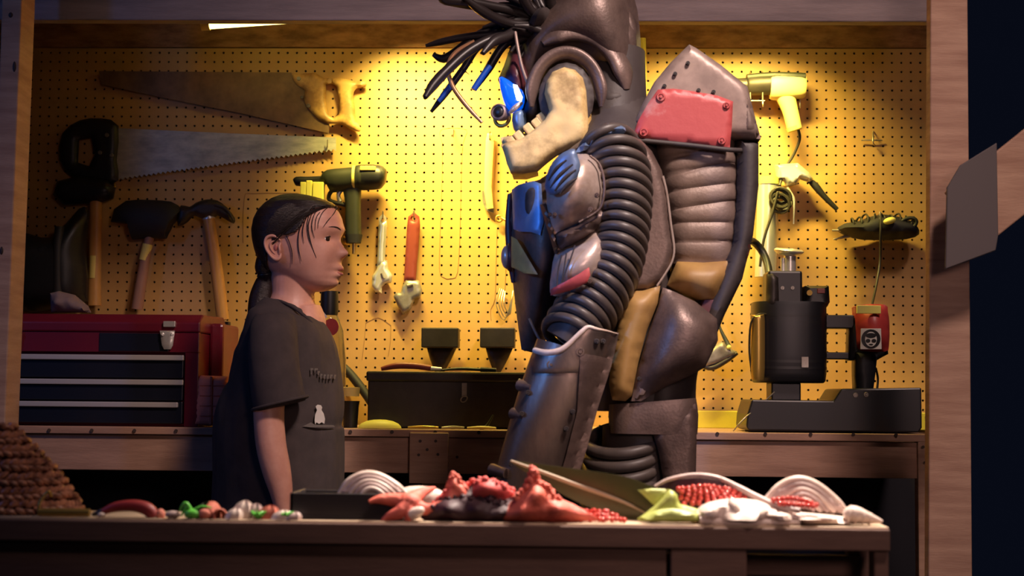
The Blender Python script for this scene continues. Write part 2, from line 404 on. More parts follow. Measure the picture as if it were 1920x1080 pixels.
# header beam, posts, braces (each lumber piece is its own thing of the frame)
def lumber(name, g, ma, label, group=None, **k): return solo(name, g, ma, label, 'timber', group, smooth=False, bevel=0.003, **k)
a, b = P(-60, 37, -0.66), P(1800, 41, -0.66)
hb = struct('trim_2', beam(a+Vector((0,0.02,0.11)), b+Vector((0,0.02,0.11)), 0.22, 0.04), 'beam', smooth=False, bevel=0.003)
def post(x0t, x1t, x0b, x1b, Y, t):
    a, b, c, d = P(x0t, -60, Y), P(x1t, -60, Y), P(x0b, 1080, Y), P(x1b, 1080, Y)
    def ex(p, q): k = (0-q.z)/(p.z-q.z); return q+(p-q)*k
    c, d = ex(a, c), ex(b, d); v = []
    for p in (a, b, d, c): v += [tuple(p), (p.x, p.y+t, p.z)]
    return v, [(0,2,4,6),(1,7,5,3),(0,1,3,2),(2,3,5,4),(4,5,7,6),(6,7,1,0)]
lp = thing('upright_post', 'knotty bare pine post on the far left beside the dark hanging tools', 'post', (X(0,-0.8), -0.8, 0))
mk('timber', post(5, 43, -30, -2, -0.84, 0.09), 'wood', lp, smooth=False, bevel=0.003)
mk('knot', [ell(P(20, 28, -0.84), (0.005,0.002,0.006)), ell(P(27, 125, -0.84), (0.004,0.002,0.012)), ell(P(3, 470, -0.84), (0.004,0.002,0.009))], 'nail', lp)
rp = thing('upright_post', 'broad pinkish-grey post on the right in front of the bench end', 'post', (X(1780,-0.95), -0.95, 0))
mk('timber', post(1745, 1814, 1741, 1823, -0.98, 0.04), 'wood', rp, smooth=False, bevel=0.003)
br = thing('diagonal_brace', 'slanting wooden board rising to the right edge of the frame', 'board', P(1800, 480, -1.06))
mk('timber', beam(P(1812, 408, -1.05), P(2000, 258, -1.05), 0.135, 0.03), 'wood', br, smooth=False, bevel=0.003)
solo('steel_plate', pillow([(1775,352),(1800,310),(1868,268),(1871,440),(1866,470),(1772,505)], -1.08, 0, 0, 1, wall=0.01), 'plate',
     'dark grey rectangular plate nailed over the joint of right post and slanting board', 'plate', bevel=0.002)

# ---------------------------------------------------------------- work bench
bt = thing('work_bench', 'long rough wooden workbench along the pegboard wall carrying the tool chest and sander', 'workbench', (0, -0.25, 0))
x0, x1 = X(-90, BY), X(1748, BY)
k_ = 0.0; xs = [x0, X(402,BY), X(905,BY), X(1330,BY), x1]
mk('bench_top', box(x0, x1, BY, -0.002, ZB-0.018, ZB), 'woodh', bt, smooth=False, bevel=0.002)
mk('front_rail', box(x0, X(1722,BY), BY+0.012, BY+0.05, ZB-0.105, ZB-0.020), 'woodh', bt, smooth=False, bevel=0.002)
mk('joint_block', boxpx(768, 811, 840, 907, BY-0.008, BY+0.012), 'wood', bt, smooth=False, bevel=0.002)
mk('leg', box(X(1722,BY,950), X(1765,BY,950), BY+0.0, BY+0.04, 0, ZB-0.018), 'wood', bt, smooth=False, bevel=0.002)
for xx in (X(-60,BY), X(790,BY)): mk('leg', box(xx, xx+0.09, BY+0.05, BY+0.09, 0, ZB-0.02), 'woodh', bt, smooth=False, bevel=0.002)
for px in (92, 172, 252, 330, 657, 735, 816, 898, 1345, 1435, 1520, 1600, 1680, 1738): mk('nail', cyl(P(px, 806+px*0.0055, BY+0.001), P(px, 806+px*0.0055, BY-0.003), 0.0045, n=8), 'nail', bt)
for q in ((788,827),(817,827),(801,843),(785,853),(821,852),(857,857),(1731,838),(1735,867)): mk('screw', cyl(P(*q, BY-0.004), P(*q, BY-0.0105), 0.0036, n=8), 'nail', bt)
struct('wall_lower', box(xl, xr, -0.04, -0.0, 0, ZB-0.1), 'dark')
yb = thing('backsplash_board', 'bright yellow painted board lying along the wall at the back of the bench', 'board', (X(1500,-0.03), -0.03, ZB))
mk('board', box(X(1150,-0.03), X(1747,-0.03), -0.045, -0.006, ZB, ZB+0.046), 'yboard', yb, smooth=False, bevel=0.002)
mk('nail', cyl(P(1737, 783, -0.044), P(1737, 783, -0.05), 0.004, n=8), 'nail', yb)

# ---------------------------------------------------------------- lamps over the pegboard
def tube_lamp(p, q, gc, label, pw, tw):
    p, q = Vector(p), Vector(q); t = thing('tube_lamp', label, 'lamp', (p+q)/2, 'tube lamps above the pegboard')
    d = (q-p).normalized()
    mk('lit_tube', cyl(p, q, 0.012, n=16), 'tube', t)
    mk('lamp_holder', [cyl(p-d*0.02, p+d*0.002, 0.015), cyl(q-d*0.002, q+d*0.02, 0.015)], 'cream', t)
    c = (p+q)/2+Vector((0,0,0.045)); mk('housing', beam(p+Vector((0,0,0.04)), q+Vector((0,0,0.04)), 0.05, 0.04, (0,1,0)), 'cream', t, smooth=False)
    area('lamp_glow', gc-Vector((0,0,0.02)), tw, 0.3, 0.03, (1.0, 0.78, 0.19), pw, 112)
tube_lamp(P(392, 46, -0.30), P(860, 14, -0.30), P(760, 22, -0.30), 'glowing fluorescent tube peeking under the top beam on the left', 10.5, (X(880,-0.3), 0.0, 1.45))
tube_lamp(P(1205, 29, -0.30), P(1606, 33, -0.30), P(1390, 31, -0.30), 'thin lit tube edge under the top beam on the right', 8, (X(1370,-0.3), 0.0, 1.45))

# ---------------------------------------------------------------- tools on the wall
def hook(px, py, label, L=0.03, up_=0.012, Y=0.0):
    g = tube([P(px, py, 0.004), P(px, py, -0.006)+Vector((0,0,0)), P(px, py+6, -0.014), P(px, py+14, -L), P(px, py+8, -L-0.006)+Vector((0,0,up_))], 0.0018, 8, 4)
    return solo('peg_hook', g, 'wire', label, 'hook', 'bare wire pegboard hooks')
hook(850, 243, 'empty wire hook inside the pencilled handle outline in the middle of the wall', 0.035)
g = tube([P(1637, 246, 0), P(1637, 250, -0.02), P(1637, 268, -0.03), P(1640, 272, -0.01)], 0.002, 8)
geo_add(g, *tpx([(1615,263,-0.012),(1634,263,-0.015),(1654,263,-0.012)], 0.0022, 8, 2))
solo('peg_hook', g, 'wire', 'small cross-shaped hook alone at the upper right of the pegboard', 'hook', 'bare wire pegboard hooks')
# pencilled outlines drawn round the missing tools
def pencil(lines, label):
    g = merge(*[tpx([(x, y, -0.0006) for x, y in l], 0.0007, 4, 3) for l in lines]); return solo('drawn_outline', g, 'pencil', label, 'marking')
pencil([[(829,268),(827,243),(874,243),(868,270),(865,330),(863,420),(858,510),(845,522),(832,520),(824,505),(826,420),(829,330),(829,268)]], 'long thin handle-shaped pencil outline around the empty hook')
pencil([[(686,605),(683,640),(679,675)],[(733,610),(732,640),(728,668)],[(686,605),(710,596),(733,610)]], 'short pencil outline under the red-handled wrench')
pencil([[(932,430),(930,500),(928,560),(920,580),(921,600)],[(950,470),(947,540),(945,560)]], 'pencil outline beside the chest of the robot')
pencil([[(456,455),(458,372),(475,363),(560,362)]], 'pencil outline above the head of the child')

# saws
s1 = thing('hand_saw', 'old rusty hand saw with a carved wooden handle, upper of the two saws', 'saw', P(480, 190, -0.02))
mk('blade', pillow([(185,133),(300,134),(550,136),(556,155),(572,168),(578,200),(598,224),(617,232),(617,250),(450,212),(300,182),(190,158)], -0.022, 0, 0, 1, wall=0.0015), 'rustblade', s1, smooth=False)
mk('handle', pillow([(547,136),(560,139),(592,137),(607,147),(640,147),(664,152),(684,153),(686,162),(668,166),(662,180),(665,200),(667,222),(676,240),(673,247),(655,241),(640,232),(617,232),(598,224),(578,203),(570,186),(572,170),(553,156)],
   -0.024, 0.007, 0.007, 9, step=6, wall=0.006, holes=[[(611,158),(622,156),(632,163),(638,190),(636,215),(626,222),(616,214),(611,190)]], sm=2), 'sawwood', s1)
mk('bolt', [bolt(560,147,-0.036,4,0.002), bolt(578,198,-0.036,4,0.002), bolt(566,182,-0.036,3,0.002)], 'steel', s1)
s2 = thing('hand_saw', 'black-handled hand saw with a shiny bare blade tip, lower of the two saws', 'saw', P(400, 280, -0.02))
teeth = []
n_ = 46
for i in range(n_+1):
    t = i/n_; x = 222+(630-222)*t; y = 336+(280-336)*t**0.93; teeth.append((x, y+3)); teeth.append((x+3.5, y-2))
mk('blade', pillow([(630,258)]+[(430,250),(215,240)]+teeth[:-1], -0.020, 0, 0, 1, wall=0.0014, step=30), 'blade', s2, smooth=False)
mk('handle', pillow([(150,226),(190,222),(222,236),(219,300),(222,338),(190,345),(140,334),(112,300),(118,250)], -0.022, 0.010, 0.008, 14, step=7, wall=0.006, holes=[[(148,262),(172,258),(178,290),(168,312),(146,305)]], sm=2), 'black', s2)
mk('bolt', [bolt(200,253,-0.038,4,0.002), bolt(187,286,-0.038,4,0.002), bolt(209,291,-0.038,4,0.002)], 'steel', s2)
solo('peg_hook', tube([P(215,345,0.0),P(215,345,-0.02),P(215,352,-0.026)],0.004,8), 'brass', 'tiny brass peg glinting at the corner of the lower saw', 'hook')
hook(614, 262, 'wire hook through the tip of the shiny saw blade', 0.028)

# hammers
hs = thing('sledge_hammer', 'hammer with black head and straight orange wooden handle, leftmost of three', 'hammer', P(178, 470, -0.03))
mk('handle', limb([(180,372,-0.04,12,0.014),(179,420,-0.04,12,0.014),(178,500,-0.04,12,0.014),(177,573,-0.04,13,0.015)]), 'handle', hs)
mk('label', limb([(177,480,-0.0415,9,0.0142),(176,522,-0.0415,9,0.0142)]), 'yellowlabel', hs)
mk('head', pillow([(108,340),(150,330),(200,338),(216,352),(212,372),(190,380),(120,384),(100,365)], -0.04, 0.025, 0.02, 16, wall=0.01), 'blackmetal', hs)
mm = thing('rubber_mallet', 'black rubber mallet with a slim brown handle and yellow label, middle hammer', 'mallet', P(270, 480, -0.03))
mk('head', limb([(238,418,-0.045,31,0.026),(243,413,-0.045,38,0.032),(280,411,-0.045,37,0.032),(316,413,-0.045,36,0.032),(324,416,-0.045,29,0.027)], sub=2), 'blackm', mm)
mk('handle', limb([(285,425,-0.045,9,0.012),(277,460,-0.045,9,0.012),(268,510,-0.045,10,0.013),(257,580,-0.045,11,0.014)]), 'handle2', mm)
mk('label', limb([(277,458,-0.0455,9.6,0.0127),(270,488,-0.0455,9.8,0.0130)]), 'yellowlabel', mm)
ch = thing('claw_hammer', 'steel claw hammer with a yellow wooden handle, nearest to the child', 'hammer', P(400, 490, -0.03))
mk('handle', limb([(391,408,-0.04,11,0.012),(398,450,-0.04,11,0.012),(408,520,-0.04,12,0.013),(418,600,-0.04,12,0.013)]), 'handle', ch)
mk('head', pillow([(333,400),(340,385),(356,388),(368,380),(388,374),(408,376),(424,388),(440,408),(438,419),(424,412),(408,404),(400,410),(380,411),(364,404),(352,416),(334,424)], -0.04, 0.016, 0.014, 10, wall=0.006, step=6, sm=2), 'chestbox', ch)
mk('claw', tpx([(404,384,-0.055),(424,392,-0.058),(438,414,-0.058)], [0.007,0.005,0.002], 8), 'chestbox', ch)
mk('collar', limb([(391,405,-0.04,12,0.0135),(392,411,-0.04,12,0.0135)]), 'chrome', ch)
solo('door_stop', boxpx(416,603,428,616,-0.03,-0.002), 'black', 'small black wall peg under the end of the claw hammer handle', 'peg', smooth=False)

# dark shapes on the left: a jigsaw-like power tool and a case
pt = thing('power_saw', 'black power tool hanging in the dark left of the hammers', 'power tool', P(95, 500, -0.05))
mk('body', pillow([(28,448),(60,440),(100,446),(150,392),(165,400),(160,470),(163,565),(110,578),(24,578)], -0.07, 0.05, 0.03, 25, wall=0.02, sm=2), 'black', pt)
mk('handle', limb([(112,425,-0.11,9,0.012),(108,470,-0.12,9,0.012),(108,560,-0.12,10,0.012)]), 'blackm', pt)
mk('blade_guard', pillow([(60,470),(85,462),(98,480),(96,540),(70,548),(55,520)], -0.12, 0.006, 0.004, 6, sm=2), 'blackmetal', pt)
solo('crumpled_rag', pillow([(95,550),(112,546),(140,553),(165,574),(170,586),(97,586)], -0.35, 0.03, 0.03, 18, wall=0.01, rough=0.02, step=5), 'rag', 'small crumpled grey cloth lying on top of the red tool chest', 'cloth')

# drill
dr = thing('power_drill', 'dark olive pneumatic drill hanging nose left above the child', 'drill', P(660, 380, -0.03))
mk('motor_body', limb([(612,343,-0.065,12,0.02),(617,340,-0.065,22,0.028),(665,335,-0.065,22,0.030),(676,333,-0.065,24,0.032),(712,332,-0.065,22,0.031),(722,333,-0.065,14,0.024)], sub=3, e=2.3), 'olive', dr)
mk('rear_cap', limb([(680,333,-0.065,24.5,0.033),(712,332,-0.065,23,0.033),(723,333,-0.065,13,0.022)], sub=3), 'black', dr)
mk('band', limb([(662,334,-0.065,24,0.0325),(667,334,-0.065,24,0.0325)]), 'yellowlabel', dr, label='pale yellow band')
mk('top_plate', boxpx(675,311,704,319,-0.10,-0.06), 'yellowlabel', dr, smooth=False, bevel=0.001, label='pale yellow top plate')
mk('chuck', limb([(551,341,-0.065,5,0.006),(556,340,-0.065,9,0.012),(575,340,-0.065,9,0.012),(600,337,-0.065,7,0.01),(614,337,-0.065,10,0.014)], sub=2), 'blackmetal', dr)
mk('grip', limb([(660,352,-0.065,18,0.018),(662,380,-0.065,15,0.018),(662,410,-0.065,15,0.018),(663,446,-0.065,15,0.018)], e=2.6), 'olive', dr)
mk('grip_base', limb([(663,440,-0.065,16.5,0.020),(663,456,-0.065,14,0.018)], e=2.6), 'blackm', dr)
mk('trigger', tpx([(640,356,-0.065),(634,366,-0.065),(638,378,-0.065)], 0.006, 8), 'chrome', dr)
mk('trigger_guard', tpx([(644,352,-0.065),(622,358,-0.065),(618,376,-0.065),(648,384,-0.065)], 0.006, 8), 'blackm', dr)
mk('hose_fitting', limb([(664,456,-0.065,4,0.005),(664,476,-0.065,4,0.005)]), 'brass', dr)
for i, (a_, b_, c_) in enumerate([(563,573,341),(574,584,338),(586,606,341)]):
    solo('drill_bit_case', boxpx(a_, c_, b_, 378, -0.09, -0.06), 'ysponge', ['narrow bright yellow tab leftmost under the drill nose', 'tallest bright yellow tab in the middle under the drill nose', 'wide bright yellow block nearest to the drill trigger'][i], 'block', smooth=False, bevel=0.002)
solo('brass_fitting', ell(P(649, 450, -0.04), (0.012,0.012,0.014)), 'brass', 'round brass fitting behind the nose of the child', 'fitting')

# adjustable wrenches
def wrench(name, label, hx, hy0, hy1, w_, hm, jaw, head, dx, yl):
    t = thing(name, label, 'wrench', P(hx, hy0, -0.02))
    mk('handle', pillow([(hx-w_*.6,hy0+3),(hx,hy0-5),(hx+w_*.6,hy0+3),(hx+w_*.7,hy0+20),(hx+w_*.55+dx,hy1),(hx-w_*.75+dx,hy1),(hx-w_*.75,hy0+22)], -0.02, 0.006, 0.004, 5, step=5, wall=0.004, holes=[[(hx+3*math.cos(a_),hy0+7+4*math.sin(a_)) for a_ in [k*math.pi/4 for k in range(8)]]]), hm, t)
    mk('jaw', pillow(jaw, -0.02, 0.008, 0.004, 5, step=5, wall=0.006), head, t)
    return t
w1 = wrench('adjustable_wrench', 'all-chrome adjustable wrench hanging jaw down, left of the red one', 718, 405, 500, 11, 'chrome',
  [(712,490),(726,488),(728,505),(736,516),(734,530),(722,532),(716,538),(716,550),(704,548),(697,536),(698,518),(706,506)], 'chrome', -3, 0)
mk('worm_screw', cyl(P(716,512,-0.032), P(720,522,-0.032), 0.004, n=10), 'steel', w1)
w2 = wrench('adjustable_wrench', 'adjustable wrench with a long red handle hanging in the middle of the wall', 776, 403, 528, 17, 'wred',
  [(762,524),(786,526),(792,545),(788,558),(778,560),(770,580),(756,590),(745,572),(738,556),(742,549),(752,548),(754,538)], 'steel', -6, 0)
mk('worm_screw', cyl(P(764,536,-0.034), P(774,533,-0.034), 0.005, n=10), 'steel', w2)
hook(718, 397, 'wire hook holding the chrome wrench', 0.03); hook(776, 395, 'wire hook holding the red-handled wrench', 0.03)
fb = thing('flat_bar', 'pale flat pry bar hanging between the drawn outline and the robot', 'pry bar', P(915, 320, -0.02))
mk('bar', pillow([(911,262),(914,250),(922,250),(926,262),(924,300),(921,350),(925,390),(914,392),(908,360),(909,300)], -0.022, 0.003, 0.002, 4, step=6, wall=0.005, sm=1), 'cream', fb)
mk('tip', pillow([(904,358),(908,358),(914,388),(926,390),(926,399),(912,395),(905,380)], -0.012, 0.001, 0.001, 3, step=5, wall=0.006), 'steel', fb)
hook(918, 247, 'wire hook holding the pale pry bar', 0.03)
solo('brass_clip', merge(torus(P(936,410,-0.02),(0,1,0),0.008,0.003), tube([P(940,408,-0.02),P(952,414,-0.03),P(962,412,-0.02)],0.004,8)), 'brass', 'small brass clip on the wall at the chest edge of the robot', 'clip')
wn = [tpx([(938+3*i,540+2*i,-0.01),(930+5*i,570,-0.02-0.004*i),(945+3*i,600-4*i,-0.015),(958,565+6*i,-0.02),(962,545,-0.01)], 0.0014, 6) for i in range(4)]
solo('wire_bundle', merge(*wn), 'wire', 'tangle of thin wire hanging behind the chest of the robot', 'wire')

# two dark tool holders
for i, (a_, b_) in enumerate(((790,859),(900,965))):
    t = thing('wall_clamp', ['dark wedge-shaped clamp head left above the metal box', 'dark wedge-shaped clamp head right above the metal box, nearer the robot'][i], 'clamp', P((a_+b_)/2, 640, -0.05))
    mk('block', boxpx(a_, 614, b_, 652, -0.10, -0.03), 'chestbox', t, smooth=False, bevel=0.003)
    mk('shaft', pillow([(a_+10,650),(b_-2,650),(b_-12,672),(b_-26,698),(a_+26,698),(a_+16,672)], -0.05, 0.012, 0.01, 10, wall=0.01), 'chestbox', t)  # dark piece tapering downwards below the block

# ---------------------------------------------------------------- right-hand tools
hg = thing('heat_gun', 'cream-handled heat gun hanging nose left high on the right', 'heat gun', P(1450, 180, -0.05))
mk('barrel', limb([(1366,161,-0.07,9,0.013),(1370,160,-0.07,13,0.017),(1400,160,-0.07,14,0.018),(1404,160,-0.07,19,0.026),(1450,158,-0.07,20,0.027)], sub=2), 'chestbox', hg)
mk('body', limb([(1444,163,-0.07,22,0.028),(1455,163,-0.07,25,0.031),(1500,162,-0.07,23,0.030),(1510,162,-0.07,20,0.026)], sub=3, e=2.6), 'cream', hg)
mk('top_shell', limb([(1400,147,-0.07,7,0.02),(1450,144,-0.07,8,0.026),(1508,147,-0.07,9,0.027)], sub=2, e=3), 'olive', hg)
mk('handle', limb([(1470,175,-0.07,19,0.022),(1481,205,-0.07,15,0.020),(1490,243,-0.07,14,0.019)], e=2.4), 'cream', hg)
mk('handle_cap', limb([(1488,238,-0.07,15,0.020),(1490,245,-0.07,14,0.019)]), 'yellowlabel', hg)
mk('power_cord', tpx([(1497,244,-0.07),(1499,262,-0.06),(1488,290,-0.05),(1470,320,-0.05),(1462,348,-0.07)], 0.004, 8, 6), 'cord', hg)
g = merge(*[tpx([(x,135,-0.002),(x,142,-0.03),(x,188,-0.105),(x+1,200,-0.107)], 0.0018, 8) for x in (1407,1430)], tpx([(1400,189,-0.105),(1434,189,-0.105)],0.0018,8,1))
solo('double_hook', g, 'wire', 'double wire hook around the nose of the heat gun', 'hook')
hook(1500, 188, 'wire hook under the back of the heat gun', 0.06)
gg = thing('grease_gun', 'chrome lever grease gun hanging behind the robot shell', 'grease gun', P(1440, 420, -0.05))
mk('barrel', limb([(1440,338,-0.05,20,0.028),(1439,400,-0.05,20,0.028),(1435,520,-0.05,20,0.028)], sub=2), 'chrome', gg)
mk('cap', limb([(1440,333,-0.05,21,0.030),(1440,346,-0.05,21,0.030)]), 'ysponge', gg, label='pale cap of the barrel')
mk('head', pillow([(1452,310),(1470,308),(1495,306),(1515,322),(1524,336),(1522,344),(1512,340),(1500,336),(1494,346),(1474,350),(1470,340),(1456,340)], -0.05, 0.015, 0.012, 7, wall=0.01, step=5), 'chrome', gg)
mk('lever', tpx([(1518,338,-0.05),(1530,350,-0.05),(1545,368,-0.05),(1570,393,-0.05)], [0.007,0.010,0.008,0.006], 10), 'blackm', gg)
mk('coupler', tpx([(1475,352,-0.06),(1487,370,-0.06),(1489,385,-0.06),(1488,420,-0.06)], [0.005,0.004,0.003,0.002], 8), 'chrome', gg)
mk('side_rod', tpx([(1415,330,-0.03),(1418,365,-0.03),(1421,395,-0.03)], 0.003, 8), 'wire', gg)
cb = thing('coiled_cord_bundle', 'bundle of black cord hanging on the pegboard over the grease gun', 'cord', P(1462, 375, -0.08))
for i in range(7):
    mk('cord_loop', torus(P(1464+3*math.sin(i*2), 366+3*i, -0.085-0.004*(i%3)), (0.3*math.sin(i*1.7), 1, 0.4*math.cos(i)), 0.019+0.002*(i%3), 0.0042, 20, 6, 1, 1.15), 'cord', cb)
mk('hanging_cord', tpx([(1458,360,-0.1),(1448,400,-0.105),(1432,450,-0.105),(1425,500,-0.1)], 0.0036, 8, 6), 'cord', cb)
hook(1462, 350, 'wire hook behind the black cord bundle', 0.06)
lc = thing('clip_lamp', 'dark heap of coiled cable and a bulb hanging right above the sander', 'lamp', P(1660, 440, -0.05))
mk('shade', pillow([(1570,432),(1582,420),(1610,415),(1650,402),(1700,412),(1718,425),(1722,440),(1700,448),(1640,450),(1600,446)], -0.07, 0.05, 0.04, 18, wall=0.02, sm=2), 'blackm', lc)
for i in range(12):
    x = 1600+i*10; mk('cable_loop', torus(P(x, 421-6*math.sin(i/11*math.pi)+2*(i%2), -0.10), (1, 0.3*math.sin(i), 0.25*math.cos(i*2)), 0.017+0.003*(i%3), 0.0026, 20, 6), ['cord', 'olive'][i % 3 == 1], lc)
mk('bulb', ell(P(1668, 414, -0.142), (0.017,0.012,0.009), rot=Matrix.Rotation(R(-15),3,'Y')), 'ysponge', lc, label='pale yellow bulb')
mk('cable_end', torus(P(1702, 420, -0.12), (0.1,1,0.1), 0.018, 0.005, 22, 8, 1.3, 0.8, (1,0,0.4)), 'olive', lc)
mk('clip_jaw', merge(tpx([(1560,432,-0.08),(1580,432,-0.08)],[0.003,0.004],8,1), tpx([(1563,449,-0.07),(1600,440,-0.07)],[0.002,0.006],8,1)), 'wire', lc)
mk('power_cord', tpx([(1652,404,-0.14),(1651,440,-0.145),(1650,490,-0.12),(1642,540,-0.16),(1634,575,-0.24)], 0.0032, 8, 6), 'cord', lc)
hook(1650, 398, 'wire hook holding the heap of coiled cable', 0.1)
cl = thing('hand_plane', 'curved brass-coloured clamp tool hanging low between robot and motor', 'clamp', P(1345, 660, -0.04))
mk('body', pillow([(1312,668),(1330,655),(1352,640),(1362,648),(1372,655),(1382,660),(1378,668),(1350,682),(1325,690),(1314,684)], -0.06, 0.016, 0.012, 9, wall=0.012, step=5, sm=2), 'steel', cl)
mk('sole', tpx([(1314,684,-0.07),(1335,690,-0.075),(1362,676,-0.075),(1382,662,-0.07)], [0.006,0.007,0.007,0.005], 8), 'chestbox', cl)
mk('arm', tpx([(1345,600,-0.04),(1352,620,-0.045),(1362,640,-0.05),(1366,650,-0.055)], [0.003,0.004,0.006,0.007], 8), 'olive', cl)
mk('knob', ell(P(1367,651,-0.08),(0.006,0.006,0.006)), 'ysponge', cl)

# belt grinder / drill press body
SY = -0.34
sa = thing('bench_grinder', 'black bench grinding machine with motor, arms, red wheel guard and heavy base', 'machine', P(1500, 805, SY)) 
def sbase():
    o = [(1389,798),(1391,775),(1399,749),(1548,751),(1562,729),(1708,727),(1709,800),(1703,809),(1395,806)]
    return pillow(o, SY, 0, 0, 1, wall=0.24, step=60)
mk('base', sbase(), 'blackmetal', sa, smooth=False, bevel=0.004)
mk('motor', limb([(1478,570,SY,66,0.075),(1478,580,SY,68,0.085),(1478,700,SY,68,0.085),(1478,718,SY,62,0.075)], sub=3, e=3.2), 'blackmetal', sa)
mk('motor_fin', merge(*[limb([(1478,592+i*12,SY,68.7,0.0858),(1478,597+i*12,SY,68.7,0.0858)], e=3.2, sub=1) for i in range(9)]), 'black', sa)
mk('motor_foot', boxpx(1446,716,1502,752,SY-0.05,SY+0.05), 'blackmetal', sa, smooth=False, bevel=0.004)
mk('column_head', boxpx(1440,507,1505,600,SY-0.055,SY+0.055), 'black', sa, smooth=False, bevel=0.006)
mk('side_cover', pillow([(1437,515),(1458,512),(1460,578),(1436,580)], SY-0.06, 0.01, 0.0, 5, wall=0.02), 'chestbox', sa)
mk('bolt', [bolt(1467,540,SY-0.055,4), bolt(1486,540,SY-0.055,4)], 'steel', sa)
mk('switch_box', pillow([(1505,538),(1549,538),(1551,568),(1538,590),(1515,590),(1500,600)], SY, 0.01, 0.01, 6, wall=0.08), 'black', sa)
mk('switch', boxpx(1533,541,1547,550,SY-0.056,SY-0.045), 'wred', sa, smooth=False, bevel=0.001); mk('dial', cyl(P(1518,549,SY-0.045), P(1518,549,SY-0.06), 0.007), 'brass', sa)
c = P(1479, 472, SY); mk('knob_disc', lathe(c, (0.08,-0.12,1), [(-0.012,0.008),(-0.008,0.025),(-0.001,0.036),(0.003,0.037),(0.007,0.032),(0.008,0.018),(0.006,0.0165)]), 'chrome', sa, label='shiny chrome knob disc')
mk('knob_stem', [cyl(P(1481,480,SY), P(1481,512,SY), 0.015), cyl(P(1468,484,SY), P(1468,512,SY), 0.006)], 'chrome', sa)
mk('brass_cylinder', limb([(1419,596,SY-0.08,14,0.017),(1421,602,SY-0.08,13,0.017),(1421,690,SY-0.08,13,0.017),(1421,712,SY-0.08,11,0.014)],sub=2), 'brass', sa, label='yellowish capacitor cylinder')
mk('wire', tpx([(1440,590,SY-0.07),(1422,590,SY-0.09),(1408,606,SY-0.09),(1405,660,SY-0.08),(1411,705,SY-0.08)], 0.0025, 8), 'cord', sa)
mk('arm', boxpx(1500,590,1602,616,SY-0.03,SY+0.02), 'blackmetal', sa, smooth=False, bevel=0.003)
mk('arm', boxpx(1520,660,1602,674,SY-0.02,SY+0.02), 'blackmetal', sa, smooth=False, bevel=0.003)
mk('label_plate', boxpx(1503,669,1516,689,SY-0.0895,SY-0.086), 'steel', sa, smooth=False)
mk('bracket', pillow([(1590,610),(1604,590),(1660,650),(1662,664),(1640,676),(1636,690),(1622,690),(1600,676),(1588,676)], SY, 0.01, 0.01, 6, wall=0.05), 'black', sa)
mk('pedestal', pillow([(1600,660),(1642,660),(1638,700),(1632,745),(1602,745),(1600,700)], SY-0.01, 0.012, 0.012, 10, wall=0.05), 'blackmetal', sa)
mk('bolt', [bolt(1604,741,SY-0.12,5,0.004), bolt(1624,740,SY-0.12,5,0.004)], 'steel', sa)
gd = mk('wheel_guard', pillow([(1601,585),(1606,573),(1655,572),(1661,584),(1664,610),(1663,650),(1655,660),(1610,658),(1602,640)], SY-0.01, 0.035, 0.035, 24, wall=0.05, sm=2), 'guard', sa, label='red enamelled wheel guard')
mk('warning_sticker', boxpx(1607,572.5,1652,588,SY-0.072,SY-0.06), 'ysponge', sa, smooth=False, bevel=0.001, label='pale yellow sticker on top of the guard')
Yg = SY-0.074; st = mk('goggles_sticker', pillow([(1614,616),(1652,616),(1653,655),(1613,655)], Yg, 0, 0, 1, wall=0.003, sm=0), 'sticker', sa, smooth=False, bevel=0.001, label='white square sticker with a round wear-goggles pictogram')
def disc(px, py, rx, ry, Y, n=28): return pillow([(px+rx*math.cos(2*math.pi*k/n), py+ry*math.sin(2*math.pi*k/n)) for k in range(n)], Y, 0, 0, 1, wall=0.0012, step=99)
def child2(name, g, ma, par): o = mk(name, g, ma, par, smooth=False); return o
child2('pictogram_disc', disc(1633,635.5,18,18,Yg-0.002), 'black', st)
child2('pictogram_face', [disc(1633,636,11,14,Yg-0.003)], 'sticker', st)
child2('pictogram_goggles', [disc(1633,629,10,4.6,Yg-0.004), disc(1627.5,639,4.4,3.6,Yg-0.004), disc(1638.5,639,4.4,3.6,Yg-0.004), disc(1633,646,4,1.6,Yg-0.004)], 'black', st)
pcd = tpx([(1642,690,SY+0.03),(1646,710,SY+0.04),(1644,735,SY+0.04)],0.003,8); mk('wire', pcd, 'cord', sa)
solo('loose_wire', tube([P(1452,735,SY-0.06), P(1420,765,SY-0.10), P(1395,785,SY-0.135), PZ(1375, ZB+0.003, SY-0.13)], 0.0018, 8), 'wire', 'thin pale wire trailing from the motor over the black base', 'wire')
solo('air_hose', tube([P(1392,455,-0.30), P(1410,452,-0.22), P(1428,470,-0.20), P(1440,500,-0.22), P(1443,540,-0.26)], 0.010, 12, 6), 'black', 'thick black hose curving from behind the shell to the machine column', 'hose')
